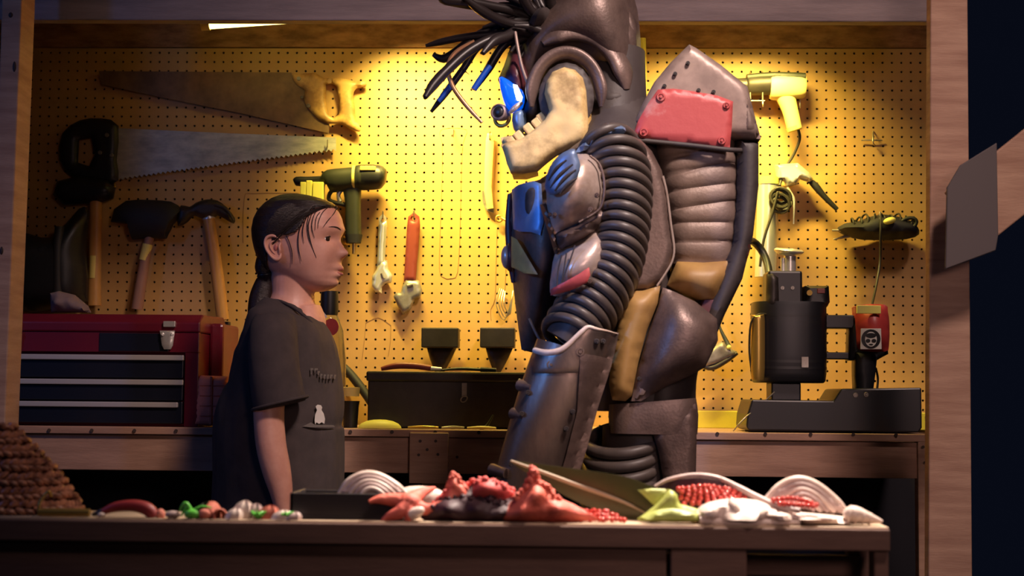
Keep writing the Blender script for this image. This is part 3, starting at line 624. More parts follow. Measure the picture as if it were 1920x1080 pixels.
# ---------------------------------------------------------------- tool chest, boxes and bench clutter
TY = -0.47
tc = thing('tool_chest', 'dark red three-drawer tool chest with black drawers and chrome latches', 'tool chest', P(180, 798, TY))
xL, xR = X(-60, TY), X(346, TY); xs_ = X(418, TY+0.13)
zb, zt = ZB, P(180, 588, TY).z; zl = P(180, 622, TY).z
xR2 = X(372, TY)
mk('body', box(xL, xR2, TY+0.012, TY+0.30, zb, zl), 'maroon', tc, smooth=False, bevel=0.004)
mk('frame_stile', box(xR, xR2, TY, TY+0.02, zb, P(180,660,TY).z), 'maroon', tc, smooth=False, bevel=0.002)
mk('upper_front', box(xL, xR2, TY+0.0, TY+0.02, P(180,660,TY).z, zl), 'maroon', tc, smooth=False, bevel=0.002)
mk('dark_panel', box(X(185,TY), X(315,TY), TY-0.003, TY+0.01, P(180,658,TY).z, P(180,624,TY).z), 'navy', tc, smooth=False, bevel=0.001)
def lidg():
    o = [(TY-0.004, zl), (TY-0.004, zl+0.024), (TY+0.03, zt), (TY+0.26, zt+0.004), (TY+0.30, zl+0.024), (TY+0.30, zl)]
    v = [(x, y, z) for x in (xL-0.003, xR2+0.003) for y, z in o]; n = len(o)
    return v, [tuple(range(n)), tuple(range(2*n-1, n-1, -1))]+[(i, (i+1)%n, n+(i+1)%n, n+i) for i in range(n)]
mk('lid', lidg(), 'maroon', tc, smooth=False, bevel=0.004)
for i, (a_, b_) in enumerate(((664,708),(710,750),(752,793))):
    d_ = mk('drawer', box(xL+0.01, xR-0.002, TY-0.006, TY+0.02, P(180,b_,TY).z, P(180,a_,TY).z), 'navy', tc, smooth=False, bevel=0.002)
    mk('drawer_trim', box(xL, xR-(0.0 if i<2 else 0.012), TY-0.014, TY-0.004, P(180,a_+11,TY).z, P(180,a_+1,TY).z), 'alum', d_, smooth=False, bevel=0.002)
for lx in (25, 314):
    l_ = mk('latch', pillow([(lx-14,620),(lx+14,620),(lx+10,648),(lx+6,655),(lx-6,655),(lx-10,648)], TY-0.01, 0.003, 0, 4, step=5, wall=0.005), 'chrome', tc)
    mk('catch', [boxpx(lx-8,602,lx+14,613,TY-0.012,TY-0.002), cyl(P(lx-9,627,TY-0.018),P(lx-9,627,TY-0.01),0.004,n=10), cyl(P(lx+9,627,TY-0.018),P(lx+9,627,TY-0.01),0.004,n=10)], 'chrome', l_, smooth=False, bevel=0.001)
# side block of the chest seen in perspective
mk('side_compartment', box(xR2, xR2+0.035, TY+0.11, TY+0.30, zb, P(400,606,TY+0.1).z), 'maroon', tc, smooth=False, bevel=0.008)
bk = thing('basket_box', 'small salmon-coloured ribbed plastic caddy between tool chest and child', 'box', P(405, 797, -0.44))
mk('body', pillow([(370,797),(376,712),(382,704),(432,706),(436,797)], -0.435, 0.01, 0.01, 8, wall=0.06, step=7), 'clay', bk)
for i in range(4): mk('groove_band', boxpx(374,722+i*19,436,724+i*19,-0.478,-0.46), 'terracotta', bk, smooth=False)
mk('seam', boxpx(394,706,396,796,-0.478,-0.46), 'terracotta', bk, smooth=False)

MY = -0.40
mb = thing('metal_box', 'long grimy black metal box with hinged lid behind the child', 'box', P(840, 797, MY))
z0 = ZB; a_ = X(690, MY); b_ = X(1015, MY)
mk('body', box(a_, b_, MY, MY+0.2, z0, Z(715,MY)), 'chestbox', mb, smooth=False, bevel=0.004)
mk('lid', box(a_-0.004, b_+0.004, MY-0.006, MY+0.205, Z(717,MY), Z(698,MY)), 'chestbox', mb, smooth=False, bevel=0.005)
mk('latch', [torus(P(870,748,MY-0.006),(0,1,0),0.009,0.0016,20,6,1,0.7), boxpx(866,718,875,744,MY-0.006,MY)], 'steel', mb)
mk('rivet', [ell(P(974,712,MY-0.008), (0.003,0.002,0.003))], 'chrome', mb)
zt2 = Z(698,MY)
pl = thing('pliers', 'pliers with a dull red handle lying on the black metal box', 'pliers', (X(760,MY), MY+0.03, zt2))
mk('handle', tube([(X(712,MY), MY+0.03, zt2+0.006), (X(740,MY), MY+0.03, zt2+0.014), (X(775,MY), MY+0.03, zt2+0.014), (X(806,MY), MY+0.03, zt2+0.009)], [0.005,0.008,0.008,0.007], 10), 'wred', pl)
mk('jaw', tube([(X(804,MY), MY+0.03, zt2+0.008), (X(826,MY), MY+0.03, zt2+0.007)], [0.006,0.004], 8, 1), 'chrome', pl)
sd = thing('screwdriver', 'dark handled file lying on the right half of the metal box', 'file', (X(890,MY), MY+0.03, zt2))
mk('handle', tube([(X(900,MY), MY+0.02, zt2+0.006), (X(930,MY), MY+0.02, zt2+0.005)], [0.007,0.005], 10, 1), 'black', sd)
mk('blade', tube([(X(824,MY), MY+0.03, zt2+0.004), (X(860,MY), MY+0.03, zt2+0.008), (X(902,MY), MY+0.02, zt2+0.006)], [0.002,0.004,0.004], 8), 'olive', sd)

gl = thing('spray_cup', 'black tapered cup with a pale yellow top beside the metal box', 'cup', P(657, 797, -0.38))
mk('cup', lathe(PZ(657,ZB,-0.38), (0,0,1), [(0,0.017),(0.05,0.020),(0.066,0.022)]), 'black', gl)
mk('top', lathe(P(657,743,-0.38), (0,0,1), [(0,0.0215),(0.022,0.024),(0.0225,0.02)]), 'cream', gl)
solo('rubber_strip', tpx([(640,682,-0.02),(660,705,-0.03),(690,745,-0.05),(722,796,-0.07)], [0.008,0.012,0.012,0.012], 10), 'blackm', 'dark slanting strip leaning on the pegboard left of the metal box', 'strap')
dm = PZ(712, ZB, -0.44)
solo('yellow_dome', merge(([(dm.x+0.053*math.cos(t)*s, dm.y+0.03*math.sin(t)*s, dm.z+0.001+0.021*h) for s, h in ((1,0),(0.97,0.25),(0.85,0.55),(0.6,0.83),(0.3,0.97),(0.02,1)) for t in [k*math.pi/12 for k in range(24)]], [(i*24+j, i*24+(j+1)%24, (i+1)*24+(j+1)%24, (i+1)*24+j) for i in range(5) for j in range(24)]+[tuple(range(24))])),
     'ysponge', 'low bright yellow dome lying on the bench edge before the metal box', 'dome')
def flat(name, px0, px1, Y0, Y1, h, ma, label, cat):
    p, q = PZ(px0, ZB, Y0), PZ(px1, ZB, Y1); m_ = (p+q)/2
    return solo(name, tube([p+Vector((0,0,h)), m_+Vector((0,0,h*1.3)), q+Vector((0,0,h))], [h*0.6, h, h*0.7], 10, 4, flat=1), ma, label, cat)
flat('small_wrench', 765, 822, -0.46, -0.47, 0.004, 'brass', 'yellow-lit spanner lying left of centre on the bench edge', 'wrench')
flat('small_wrench', 828, 870, -0.47, -0.45, 0.004, 'wire', 'short pale spanner lying on the bench edge right of the other', 'wrench')
flat('small_chisel', 876, 930, -0.46, -0.47, 0.004, 'cream', 'small pale chisel lying on the bench edge next to the robot forearm', 'chisel')
solo('bent_hook', tube([PZ(900,ZB+0.004,-0.44), PZ(912,ZB+0.008,-0.44), P(925,778,-0.44)], [0.005,0.004,0.002], 8), 'olive', 'little bent metal piece standing up on the bench edge', 'hook')
bo = thing('glass_bottle', 'tall clear bottle with black neck and round red label behind the chest of the child', 'bottle', PZ(612, ZB, -0.30))
b0 = PZ(614, ZB, -0.30); hb_ = P(614, 590, -0.30).z-b0.z; ht = P(614, 546, -0.30).z-b0.z
mk('bottle_body', lathe(b0, (0,0,1), [(0,0.04),(0.01,0.044),(hb_*0.6,0.044),(hb_*0.86,0.036),(hb_,0.020)], caps=True), 'glass', bo)
mk('neck_cap', lathe(b0, (0,0,1), [(hb_-0.002,0.021),(hb_+0.012,0.023),(ht,0.022)]), 'black', bo)
mk('round_label', disc(621, 613, 14, 16, -0.352), 'guard', bo, label='round red label')
mk('white_label', pillow([(592,598),(606,584),(614,594),(600,606)], -0.350, 0, 0, 1, wall=0.001), 'sticker', bo, smooth=False, label='small white label')

# ---------------------------------------------------------------- front table
ft = thing('front_table', 'dark rough wooden table across the foreground covered with shells and toys', 'table', (0, -1.75, 0))
x0 = X(-120, -1.95, 1000); x1 = X(1668, -1.95, 1000)
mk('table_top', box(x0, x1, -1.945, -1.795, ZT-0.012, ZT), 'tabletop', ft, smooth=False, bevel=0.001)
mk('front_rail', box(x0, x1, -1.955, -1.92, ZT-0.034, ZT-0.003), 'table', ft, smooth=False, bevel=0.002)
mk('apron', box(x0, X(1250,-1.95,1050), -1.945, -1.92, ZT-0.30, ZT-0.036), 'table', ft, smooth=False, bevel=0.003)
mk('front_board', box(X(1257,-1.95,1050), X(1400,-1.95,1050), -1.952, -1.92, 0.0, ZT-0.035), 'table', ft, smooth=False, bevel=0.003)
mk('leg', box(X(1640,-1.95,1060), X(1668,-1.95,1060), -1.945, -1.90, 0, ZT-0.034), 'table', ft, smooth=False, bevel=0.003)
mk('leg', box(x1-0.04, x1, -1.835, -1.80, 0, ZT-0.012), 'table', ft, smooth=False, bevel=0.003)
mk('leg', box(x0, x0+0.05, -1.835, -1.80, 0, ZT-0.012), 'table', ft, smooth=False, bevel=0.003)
mk('cross_bar', box(X(1250,-1.9,1050), x1-0.02, -1.84, -1.815, Z(1068,-1.8), Z(1030,-1.8)), 'table', ft, smooth=False, bevel=0.003)
def TP(px, Y, dz=0): return PZ(px, ZT+dz, Y)
P_ = P
def P(px, py, Y): return P_(px, py, max(-1.885+(Y+1.80)*0.6, -1.935))
ZCLAMP = ZT+0.0002
# woven cone
wv = thing('woven_basket', 'brown woven fibre basket lying slanted at the left end of the table', 'basket', TP(-20, -1.74))
c = TP(-45, -1.74); g = ([], []); Hc = P(0, 796, -1.74).z-ZT
prof = [(0.0,0.165),(0.2,0.152),(0.45,0.125),(0.75,0.085),(1.0,0.050),(1.1,0.0)]
def pr(t):
    for (a0, r0_), (a1, r1_) in zip(prof, prof[1:]):
        if t <= a1: return r0_+(r1_-r0_)*(t-a0)/(a1-a0)
    return 0.0
sv, sf = lathe(c, (0,0,1), [(t*Hc, max(r_-0.012, 0.001)) for t, r_ in prof], 32); sv = [(q[0], c.y+(q[1]-c.y)*0.42, q[2]) for q in sv]; mk('inner_wall', (sv, sf), 'darkstone', wv)
N = 13
for i in range(N):
    t = (i+0.5)/N; rr = pr(t); cnt = max(8, int(2*math.pi*rr/0.0155)); z = c.z+t*Hc
    for j in range(cnt):
        a_ = 2*math.pi*(j+0.5*(i%2))/cnt+0.1*math.sin(i*3); 
        q = Vector((c.x+rr*math.cos(a_), c.y+rr*0.45*math.sin(a_), z+0.002*random.uniform(-1,1)))
        tng = Vector((-math.sin(a_), math.cos(a_), 0.55*(1 if i%2 else -1))).normalized()
        o_ = q+Vector((math.cos(a_), math.sin(a_), 0.3))*0.003
        geo_add(g, *tube([q-tng*0.0105, o_, q+tng*0.0105], [0.002,0.0055,0.002], 6, 2))
w_ = mk('woven_strand', g, 'woven', wv); w_['kind'] = 'stuff'
bf = thing('brass_clasp', 'flat golden metal strip with an upright ring beside the woven basket', 'clasp', TP(118, -1.88))
a0, a1 = TP(72,-1.90), TP(168,-1.90)
mk('bar', tube([a0+Vector((0,0,0.007)), a1+Vector((0,0,0.007))], 0.006, 10, 1), 'brass', bf)
mk('ring', tube([P(72,958,-1.89),P(74,944,-1.88),P(84,928,-1.87),P(92,922,-1.87),P(96,930,-1.86)], 0.0022, 8), 'brass', bf)
kn = thing('pruning_knife', 'curved knife with dark red handle lying on the table left of the green toy', 'knife', TP(240, -1.87))
mk('handle', tube([P(188,962,-1.87),P(215,951,-1.87),P(250,948,-1.87),P(277,955,-1.87),P(290,970,-1.87)], [0.004,0.0075,0.009,0.010,0.009], 12), 'redpaint', kn)
mk('blade', tube([P(173,965,-1.87),P(192,960,-1.87)], [0.002,0.006], 8, 1), 'chestbox', kn)
mk('end_cap', ell(P(301,965,-1.87), (0.007,0.008,0.009)), 'clay', kn)
def pebble(px, Y, rx, ry, rz, ma, label, cat='shell', name='small_shell'):
    c_ = TP(px, Y); return solo(name, ell(c_+Vector((0,0,rz*0.95)), (rx, ry, rz), 16, 10), ma, label, cat)
pebble(190, -1.92, 0.006, 0.005, 0.004, 'shell', 'tiny pale pebble under the knife handle', 'pebble', 'pebble')
pebble(324, -1.89, 0.012, 0.008, 0.006, 'pinkshell', 'flat beige shell between knife and green toy')
sp = thing('toy_octopus', 'bright green rubber toy with curling legs on the table', 'toy', TP(358, -1.88))
mk('toy_body', ell(TP(362,-1.88)+Vector((0,0,0.007)), (0.014,0.010,0.008)), 'green', sp)
for l in ([(360,962),(352,950),(345,957),(340,968)], [(360,962),(350,944),(341,949),(337,958)], [(362,962),(368,955),(380,950),(396,952)], [(362,964),(372,960),(378,956),(383,957)], [(356,964),(350,958),(348,970)]):
    mk('leg', tpx([(x,y,-1.88-0.003*i) for i,(x,y) in enumerate(l)], [0.004,0.003,0.0022,0.0012][:len(l)] if len(l)==4 else [0.004,0.003,0.0012], 8), 'green', sp)
po = thing('clay_pot', 'small tipped-over terracotta pot behind the green toy', 'pot', TP(398, -1.86))
mk('pot', pillow([(374,966),(376,950),(386,942),(402,940),(412,950),(417,968),(405,976),(384,976)], -1.85, 0.022, 0.018, 15, wall=0.004, sm=2), 'terracotta', po)
mk('moss', pillow([(372,962),(372,950),(382,942),(392,941),(386,950),(382,964)], -1.868, 0.010, 0.006, 6, wall=0.004, sm=2, step=5), 'olive', po)
mk('rim', lathe(P(411,967,-1.88), (0.5,-1,0.1), [(-0.012,0.007),(0.004,0.0115),(0.006,0.0095),(-0.003,0.005)], 20, caps=False), 'terracotta', po)
pebble(384, -1.90, 0.011, 0.008, 0.008, 'clay', 'pinkish pebble in front of the tipped pot', 'pebble', 'pebble')
# shell cluster
cs = [((437,-1.88,0.014,0.010,0.008),'shell','white shell just left of the shell cluster'),((452,-1.86,0.018,0.012,0.013),'shell','biggest white shell in the left cluster'),
      ((474,-1.86,0.015,0.010,0.011),'pinkshell','mottled shell right of the biggest white one'),((500,-1.87,0.018,0.011,0.010),'terracotta','orange-red shell beside the wrist of the child'),
      ((526,-1.88,0.016,0.010,0.007),'shell','flat pale shell left of the black tray'),((547,-1.90,0.014,0.009,0.006),'pinkshell','small pink shell at the corner of the black tray')]
for (a_, ma_, lb) in cs:
    px_, Y_, rx, ry, rz = a_; c_ = TP(px_, Y_); g = ([], [])
    n_ = 22
    v = []; f = []
    for i in range(9):
        h = math.sin(i/8*math.pi/2); r_ = math.cos(i/8*math.pi/2)
        for j in range(n_):
            t = 2*math.pi*j/n_; k = 1+0.09*math.cos(7*t); v.append((c_.x+rx*r_*k*math.cos(t)+0.3*rx*h, c_.y+ry*r_*k*math.sin(t), c_.z+rz*2*h*(1+0.08*math.cos(7*t))))
    f = [(i*n_+j, i*n_+(j+1)%n_, (i+1)*n_+(j+1)%n_, (i+1)*n_+j) for i in range(8) for j in range(n_)]+[tuple(range(n_))]
    solo('ribbed_shell', (v, f), ma_, lb, 'shell')
for px_, lb in ((484,'tiny green plastic sprig among the shells, left one'),(536,'tiny green plastic sprig at the tray corner')):
    t = thing('plastic_sprig', lb, 'toy', TP(px_, -1.90)); b_ = TP(px_, -1.90)
    for k in range(5): mk('sprig_leaf', tube([b_+Vector((0,0,0.002)), b_+Vector((0.006*math.sin(k*1.3), -0.004, 0.008)), b_+Vector((0.013*math.sin(k*1.3), -0.006+0.003*k, 0.012))], [0.002,0.003,0.001], 6, 2), 'green', t)
# black tray
ty = thing('black_tray', 'low black rectangular tray in the middle of the table', 'tray', TP(655, -1.80))
tw0, tw1 = TP(545,-1.84), TP(775,-1.84); ht_ = P(600,924,-1.84).z-ZT
mk('tray_front', box(tw0.x, tw1.x, -1.92, -1.912, ZT+0.006, ZT+ht_), 'tray', ty, smooth=False, bevel=0.0015)
mk('tray_bottom', box(tw0.x+0.01, tw1.x, -1.92, -1.805, ZT, ZT+0.007), 'tray', ty, smooth=False, bevel=0.002)
mk('tray_back', box(tw0.x, tw1.x, -1.811, -1.805, ZT+0.004, ZT+ht_*0.95), 'tray', ty, smooth=False, bevel=0.0015)
mk('tray_side', [box(tw0.x, tw0.x+0.006, -1.92, -1.805, ZT+0.006, ZT+ht_), box(tw1.x-0.006, tw1.x, -1.92, -1.805, ZT+0.006, ZT+ht_)], 'tray', ty, smooth=False, bevel=0.0015)
# big fossil-like scallops
def scallop(name, label, outl, Y, ribs, ma, ma2, depth=0.03, nr=5):
    """half-open bivalve: nested ribbed arches"""
    t = thing(name, label, 'shell', TP((outl[0][0]+outl[-1][0])/2, Y))
    (xa, ya), (xm, ym), (xb, yb) = outl
    for k in range(nr):
        s = 1-k*0.16; cx_ = (xa+xb)/2
        pts = []
        for i in range(9):
            u = i/8; x = xa+(xb-xa)*u; y = (ya+(yb-ya)*u); y -= (((ya+yb)/2-ym))*math.sin(math.pi*(u**0.85))
            pts.append((cx_+(x-cx_)*s, (ya+yb)/2+2+(y-(ya+yb)/2-2)*s, Y-k*0.006))
        mk('growth_ridge', tpx(pts, [0.003]+[0.0062-0.0006*k]*7+[0.003], 10, 4), ma if k % 2 == 0 else ma2, t)
    mk('shell_wall', pillow([(xa+4,ya),(xa+(xm-xa)*.45,ya-(ya-ym)*.75),(xm,ym+4),(xb-(xb-xm)*.45,yb-(yb-ym)*.75),(xb-4,yb)], Y+0.006, 0.012, 0.03, 18, wall=0.004, sm=3), ma2, t)
    return t
scallop('scallop_shell', 'greyish white ridged shell standing in the black tray', [(634,928),(698,889),(764,928)], -1.74, 6, 'shell', 'pinkshell')
pebble(785, -1.72, 0.05, 0.02, 0.024, 'shell', 'smooth pale pink shell behind the left starfish arm')
# coral / starfish heap
def star(name, label, arms, Y, cpt, ma, r0_=0.012):
    t = thing(name, label, 'starfish', P(cpt[0], cpt[1], Y))
    g = [ell(P(cpt[0], cpt[1], Y), (r0_*1.4, r0_, r0_*1.1), 16, 10)]
    mk('disc', g, ma, t)
    for a_ in arms:
        pts = [P(cpt[0], cpt[1], Y)]+[P(*p) for p in a_]; n_ = len(pts)
        rr = [r0_*(1-0.82*i/(n_-1)) for i in range(n_)]
        mk('arm', tube(pts, rr, 10, 5), ma, t)
    return t
star('starfish', 'orange starfish with one arm pointing left over the black tray', [[(740,938,-1.86),(712,936,-1.87),(692,941,-1.88)],[(750,960,-1.88),(730,968,-1.9),(715,978,-1.91)],[(790,925,-1.80),(815,915,-1.76)],[(800,955,-1.86),(830,940,-1.86)],[(765,970,-1.9),(760,976,-1.92)]], -1.86, (765,944), 'starfish', 0.015)
def lump(name, label, outl, Y, df, ma, nb, rb, seed, col_under=None, cat='coral'):
    rnd = random.Random(seed); t = thing(name, label, cat, TP((outl[0][0]+outl[-1][0])/2, Y))
    mk('base', pillow(outl, Y, df, df*0.8, 22, wall=0.006, sm=2, rough=0.02, step=6), col_under or ma, t)
    x0, x1 = min(p[0] for p in outl), max(p[0] for p in outl); y0, y1 = min(p[1] for p in outl), max(p[1] for p in outl); g = ([], []); k = 0; nb = int(nb*2.2); rb *= 0.62
    while k < nb:
        p = (rnd.uniform(x0, x1), rnd.uniform(y0, y0+(y1-y0)*0.6))
        if inside(p, outl): geo_add(g, *ell(P(p[0], p[1], Y-rnd.uniform(-0.5,1)*df*0.8), (rb*rnd.uniform(0.6,1.5), rb, rb*rnd.uniform(0.6,1.7)), 8, 6, Matrix.Rotation(rnd.uniform(-1,1),3,'Y'))); k += 1
    o = mk('polyp', g, ma, t); o['kind'] = 'stuff'; return t
lump('coral_clump', 'knobbly red coral crust over a dark underside in the middle of the table', [(800,976),(806,950),(830,925),(880,903),(905,896),(935,903),(965,920),(985,945),(985,974),(900,979)], -1.80, 0.030, 'coral', 150, 0.0065, 3, 'darkstone')
lump('coral_spike', 'pointed orange coral spike rising at the left of the dark coral', [(828,950),(836,920),(842,898),(847,885),(856,890),(868,905),(880,925),(884,950)], -1.83, 0.020, 'starfish', 50, 0.0045, 13)
lump('coral_spike', 'tallest pointed red coral spike at the centre of the table', [(945,976),(955,945),(972,925),(988,908),(993,885),(998,874),(1004,882),(1011,903),(1030,912),(1042,930),(1075,945),(1110,966),(1118,977)], -1.86, 0.030, 'starfish', 190, 0.0055, 5)
lump('coral_fragment', 'small knobbly red coral bit between the two coral spikes', [(885,928),(890,908),(905,898),(930,903),(950,915),(958,928),(945,938),(905,936)], -1.85, 0.012, 'coral', 50, 0.005, 8)
pebble(1042, -1.84, 0.007, 0.007, 0.012, 'shell', 'little white shell tip on the coral by the leaf')
lump('dark_stone', 'dark purple knobbly stone under the red coral crust', [(795,976),(800,955),(820,938),(860,930),(910,932),(950,940),(968,955),(972,976)], -1.85, 0.022, 'darkstone', 90, 0.006, 9, None, 'stone')
solo('pink_shell', ell(TP(775,-1.91)+Vector((0,0,0.011)), (0.018,0.008,0.009), rot=Matrix.Rotation(R(-25),3,'Y')), 'shell', 'glossy pink oval shell at the foot of the left starfish', 'shell')
def beads(name, label, pts, rb, ma='bead', cat='beads'):
    t = thing(name, label, cat, Vector(pts[0]))
    first = None
    for p in pts:
        if first is None: first = mk('bead', ell(p, rb, 10, 7), ma, t); base = Vector(p)
        else:
            o = first.copy(); C.objects.link(o); o.parent = t; o.location = Vector(p)-base
    return t
rnd = random.Random(4); bp_ = []
for j in range(3):
    for i in range(15-j*3):
        bp_.append(TP(1058+i*8+j*9+rnd.uniform(-2,2), -1.86+0.012*j+rnd.uniform(-.003,.003), 0.004+0.0055*j+rnd.uniform(0,0.002)))
beads('bead_string', 'strings of glossy orange-red beads spilling in front of the dark leaf', bp_, 0.0042)
# leaf
lf = thing('large_leaf', 'long dark green leaf with pale midrib leaning across the right coral', 'leaf', P(1130, 950, -1.78))
def ly(x, y): return 0.10*((x-955)/345)**1.2*(-1) if x > 955 else 0
mk('leaf_blade', pillow([(958,865),(985,866),(1040,873),(1100,880),(1160,888),(1200,900),(1235,915),(1240,935),(1225,960),(1205,974),(1165,970),(1110,950),(1060,928),(1010,900),(975,878)], -1.66, 0.004, 0.004, 20, wall=0.002, sm=2, yf=ly), 'leaf', lf)
mk('midrib', tube([P(958,864,-1.672)+Vector((0,ly(958,0),0)), P(1010,882,-1.672)+Vector((0,ly(1010,0),0)), P(1060,900,-1.672)+Vector((0,ly(1060,0),0)), P(1120,920,-1.672)+Vector((0,ly(1120,0),0)), P(1170,938,-1.672)+Vector((0,ly(1170,0),0)), P(1215,960,-1.672)+Vector((0,ly(1215,0),0))], [0.0016,0.0028,0.0034,0.0034,0.0024,0.0012], 8), 'leafrib', lf)
ll = thing('lime_leaf', 'folded lime green leaf between the dark leaf and the beaded shell', 'leaf', TP(1255, -1.84))
mk('leaf_tip', pillow([(1196,919),(1222,916),(1255,917),(1252,930),(1232,953)], -1.80, 0.003, 0.003, 5, wall=0.002), 'limeleaf', ll, label='pale yellow folded tip')
mk('leaf_blade', pillow([(1228,948),(1245,930),(1256,918),(1270,928),(1275,945),(1310,955),(1312,976),(1200,977),(1205,966)], -1.84, 0.010, 0.006, 14, wall=0.003, sm=2), 'limeleaf', ll)
mk('leaf_fold', pillow([(1200,977),(1220,960),(1260,953),(1308,962),(1312,977)], -1.87, 0.008, 0.004, 9, wall=0.003, sm=2), 'limeleaf', ll)
# open shell with beads
os_ = thing('open_oyster_shell', 'open shell with a thin arched rim holding glossy red beads', 'shell', TP(1330, -1.80))
mk('arched_rim', tpx([(1228,912,-1.76),(1255,899,-1.76),(1300,891,-1.76),(1345,896,-1.77),(1385,914,-1.79),(1420,932,-1.82),(1460,950,-1.86),(1500,958,-1.88)], [0.002,0.003,0.0036,0.0038,0.0042,0.0046,0.005,0.004], 10, 6), 'pinkshell', os_)
mk('inner_shell', pillow([(1232,913),(1258,901),(1300,894),(1345,899),(1380,914),(1410,932),(1400,950),(1330,960),(1262,950)], -1.73, 0.004, 0.012, 20, wall=0.004, sm=2, yf=lambda x,y: -0.03*math.sin((x-1230)/180*math.pi)), 'darkstone', os_)
bp_ = []
for j in range(5):
    n_ = 13-j
    for i in range(n_):
        u = (i+0.5*(j%2))/n_; x = 1272+u*125+j*3; y = 918+j*7-10*math.sin(u*math.pi)+u*10; bp_.append(P(x+rnd.uniform(-1.5,1.5), y+rnd.uniform(-1.5,1.5), -1.79-0.004*j))
beads('bead_necklace', 'rows of shiny dark red beads lying in the open shell', bp_, 0.0046)
scallop('ridged_shell', 'tan ridged scallop shell arching at the right of the table', [(1432,948),(1482,900),(1590,962)], -1.80, 5, 'shell', 'pinkshell', nr=6)
bp_ = [P(1450+i*9, 938-7*math.sin(i/9*math.pi)+i*1.0, -1.86) for i in range(10)]+[P(1462+i*9, 944+i*0.8, -1.87) for i in range(8)]
beads('bead_bracelet', 'short string of dark red beads under the tan ridged shell', bp_, 0.0042)
# large white shell base
ws = thing('giant_clam_shell', 'large bright white shell lying along the right table edge', 'shell', TP(1470, -1.88))
mk('shell_body', pillow([(1308,978),(1308,955),(1330,942),(1370,935),(1420,938),(1450,950),(1500,960),(1560,966),(1620,974),(1652,981),(1560,983),(1450,982)], -1.84, 0.035, 0.03, 18, wall=0.01, sm=2, rough=0.03), 'shell', ws)
mk('shell_edge', tpx([(1312,975,-1.89),(1360,978,-1.905),(1430,979,-1.91),(1500,980,-1.91)], [0.006,0.007,0.006,0.004], 10), 'shell', ws)
mk('shell_ridge', tpx([(1372,938,-1.87),(1376,952,-1.89),(1388,962,-1.895)], [0.006,0.008,0.005], 10), 'shell', ws)
mk('shell_lip', tpx([(1330,966,-1.90),(1400,966,-1.902),(1480,970,-1.90),(1560,974,-1.89)], [0.002,0.003,0.003,0.002], 8), 'pinkshell', ws)
tw = thing('twisted_shell', 'pointed white shell at the far right corner of the table', 'shell', TP(1615, -1.86))
mk('spire', tube([P(1583,968,-1.86),P(1598,964,-1.86),P(1625,970,-1.86),P(1655,978,-1.87)], [0.006,0.013,0.009,0.002], 14), 'shell', tw)
for i in range(4): mk('whorl', torus(P(1592+i*13,965+i*2.6,-1.86),(1,0,-0.25),0.0125-0.0018*i,0.0022,22,6), 'shell', tw)

P = P_; ZCLAMP = None
# ---------------------------------------------------------------- the child
GY = -0.75; GS = mpp(GY)
gi = thing('person', 'child with dark ponytail and charcoal t-shirt standing side-on facing the robot', 'person', (X(530,GY), GY, 0))
HC = P(561, 455, GY); TURN = Matrix.Rotation(R(-11), 3, 'Z')
def hw(px, py, yl=0.0):            # head side-view pixel + sideways offset (negative = near side) to world
    q = P(px, py, GY)-HC; q.y = yl; return HC + TURN @ q
rows = [(369,540,560,.008),(372,528,577,.030),(377,514,598,.044),(385,501,620,.055),(397,488,636,.064),(412,480,643,.071),(430,476,646,.074),(445,477,643,.074),(455,479,640,.0735),(468,482,640,.0725),(482,487,640,.070),(495,495,640,.066),(508,507,640,.060),(520,524,639,.053),(530,545,636,.045),(538,563,629,.036),(545,578,616,.022),(548,590,606,.006)]
def sideprof(py):
    for a_, b_ in zip(rows, rows[1:]):
        if py <= b_[0]:
            t = (py-a_[0])/(b_[0]-a_[0]); return [a_[i]+(b_[i]-a_[i])*t for i in range(4)]
    return list(rows[-1])
bumps = [ # (py, y, sy_m, sz_px, amount px)
 (477,0,.0085,6.0,13.5),(468,0,.0065,8,6.0),(459,0,.0055,7,2.5),(480,.011,.0055,4.5,4),(480,-.011,.0055,4.5,4),
 (433,0,.032,6,2.5),(451,.031,.0125,7,-7.5),(451,-.031,.0125,7,-7.5),(447,0,.007,5,-0.5),
 (503.5,0,.017,3.6,7.5),(517,0,.014,3.4,6.5),(510.5,0,.02,1.8,-2.0),(525.5,0,.016,4,-2.5),(535,0,.018,6,3.5),
 (478,.045,.02,14,3),(478,-.045,.02,14,3),(491,0,.02,5,1.0)]
def head_geo(off=0.0, keep=None, nr=84, ns=88):
    v = []; f = []; ok = []
    for i in range(nr):
        py = 369.5+(547.5-369.5)*(1-math.cos(math.pi*i/(nr-1)))/2
        _, xb, xf, w_ = sideprof(py)
        xb2 = xb; ww = w_
        cx_ = (xb+xf)/2; hx = (xf-xb)/2
        for j in range(ns):
            t = 2*math.pi*j/ns; c_, s_ = math.cos(t), math.sin(t)
            x = hx*math.copysign(abs(c_)**0.88, c_); y = ww*math.copysign(abs(s_)**0.88, s_)
            if c_ > 0: y *= 1-0.10*c_**2
            px = cx_+x
            if c_ > 0:
                for bp, by, sy, sz, am in bumps: px += am*math.exp(-((y-by)/sy)**2/2-((py-bp)/sz)**2/2)
            if off:
                k = off/GS; px += k*c_; y += off*s_; yy = py-k*max(0, (440-py)/71)
            else: yy = py
            v.append(hw(px, yy, y)); ok.append((px, py, y))
    for i in range(nr-1):
        for j in range(ns):
            q = (i*ns+j, i*ns+(j+1)%ns, (i+1)*ns+(j+1)%ns, (i+1)*ns+j)
            if keep is None or all(keep(*ok[a_]) for a_ in q): f.append(q)
    if keep is None: f += [tuple(range(ns)), tuple((nr-1)*ns+j for j in range(ns))]
    elif True: f.append(tuple(range(ns)))
    return v, f
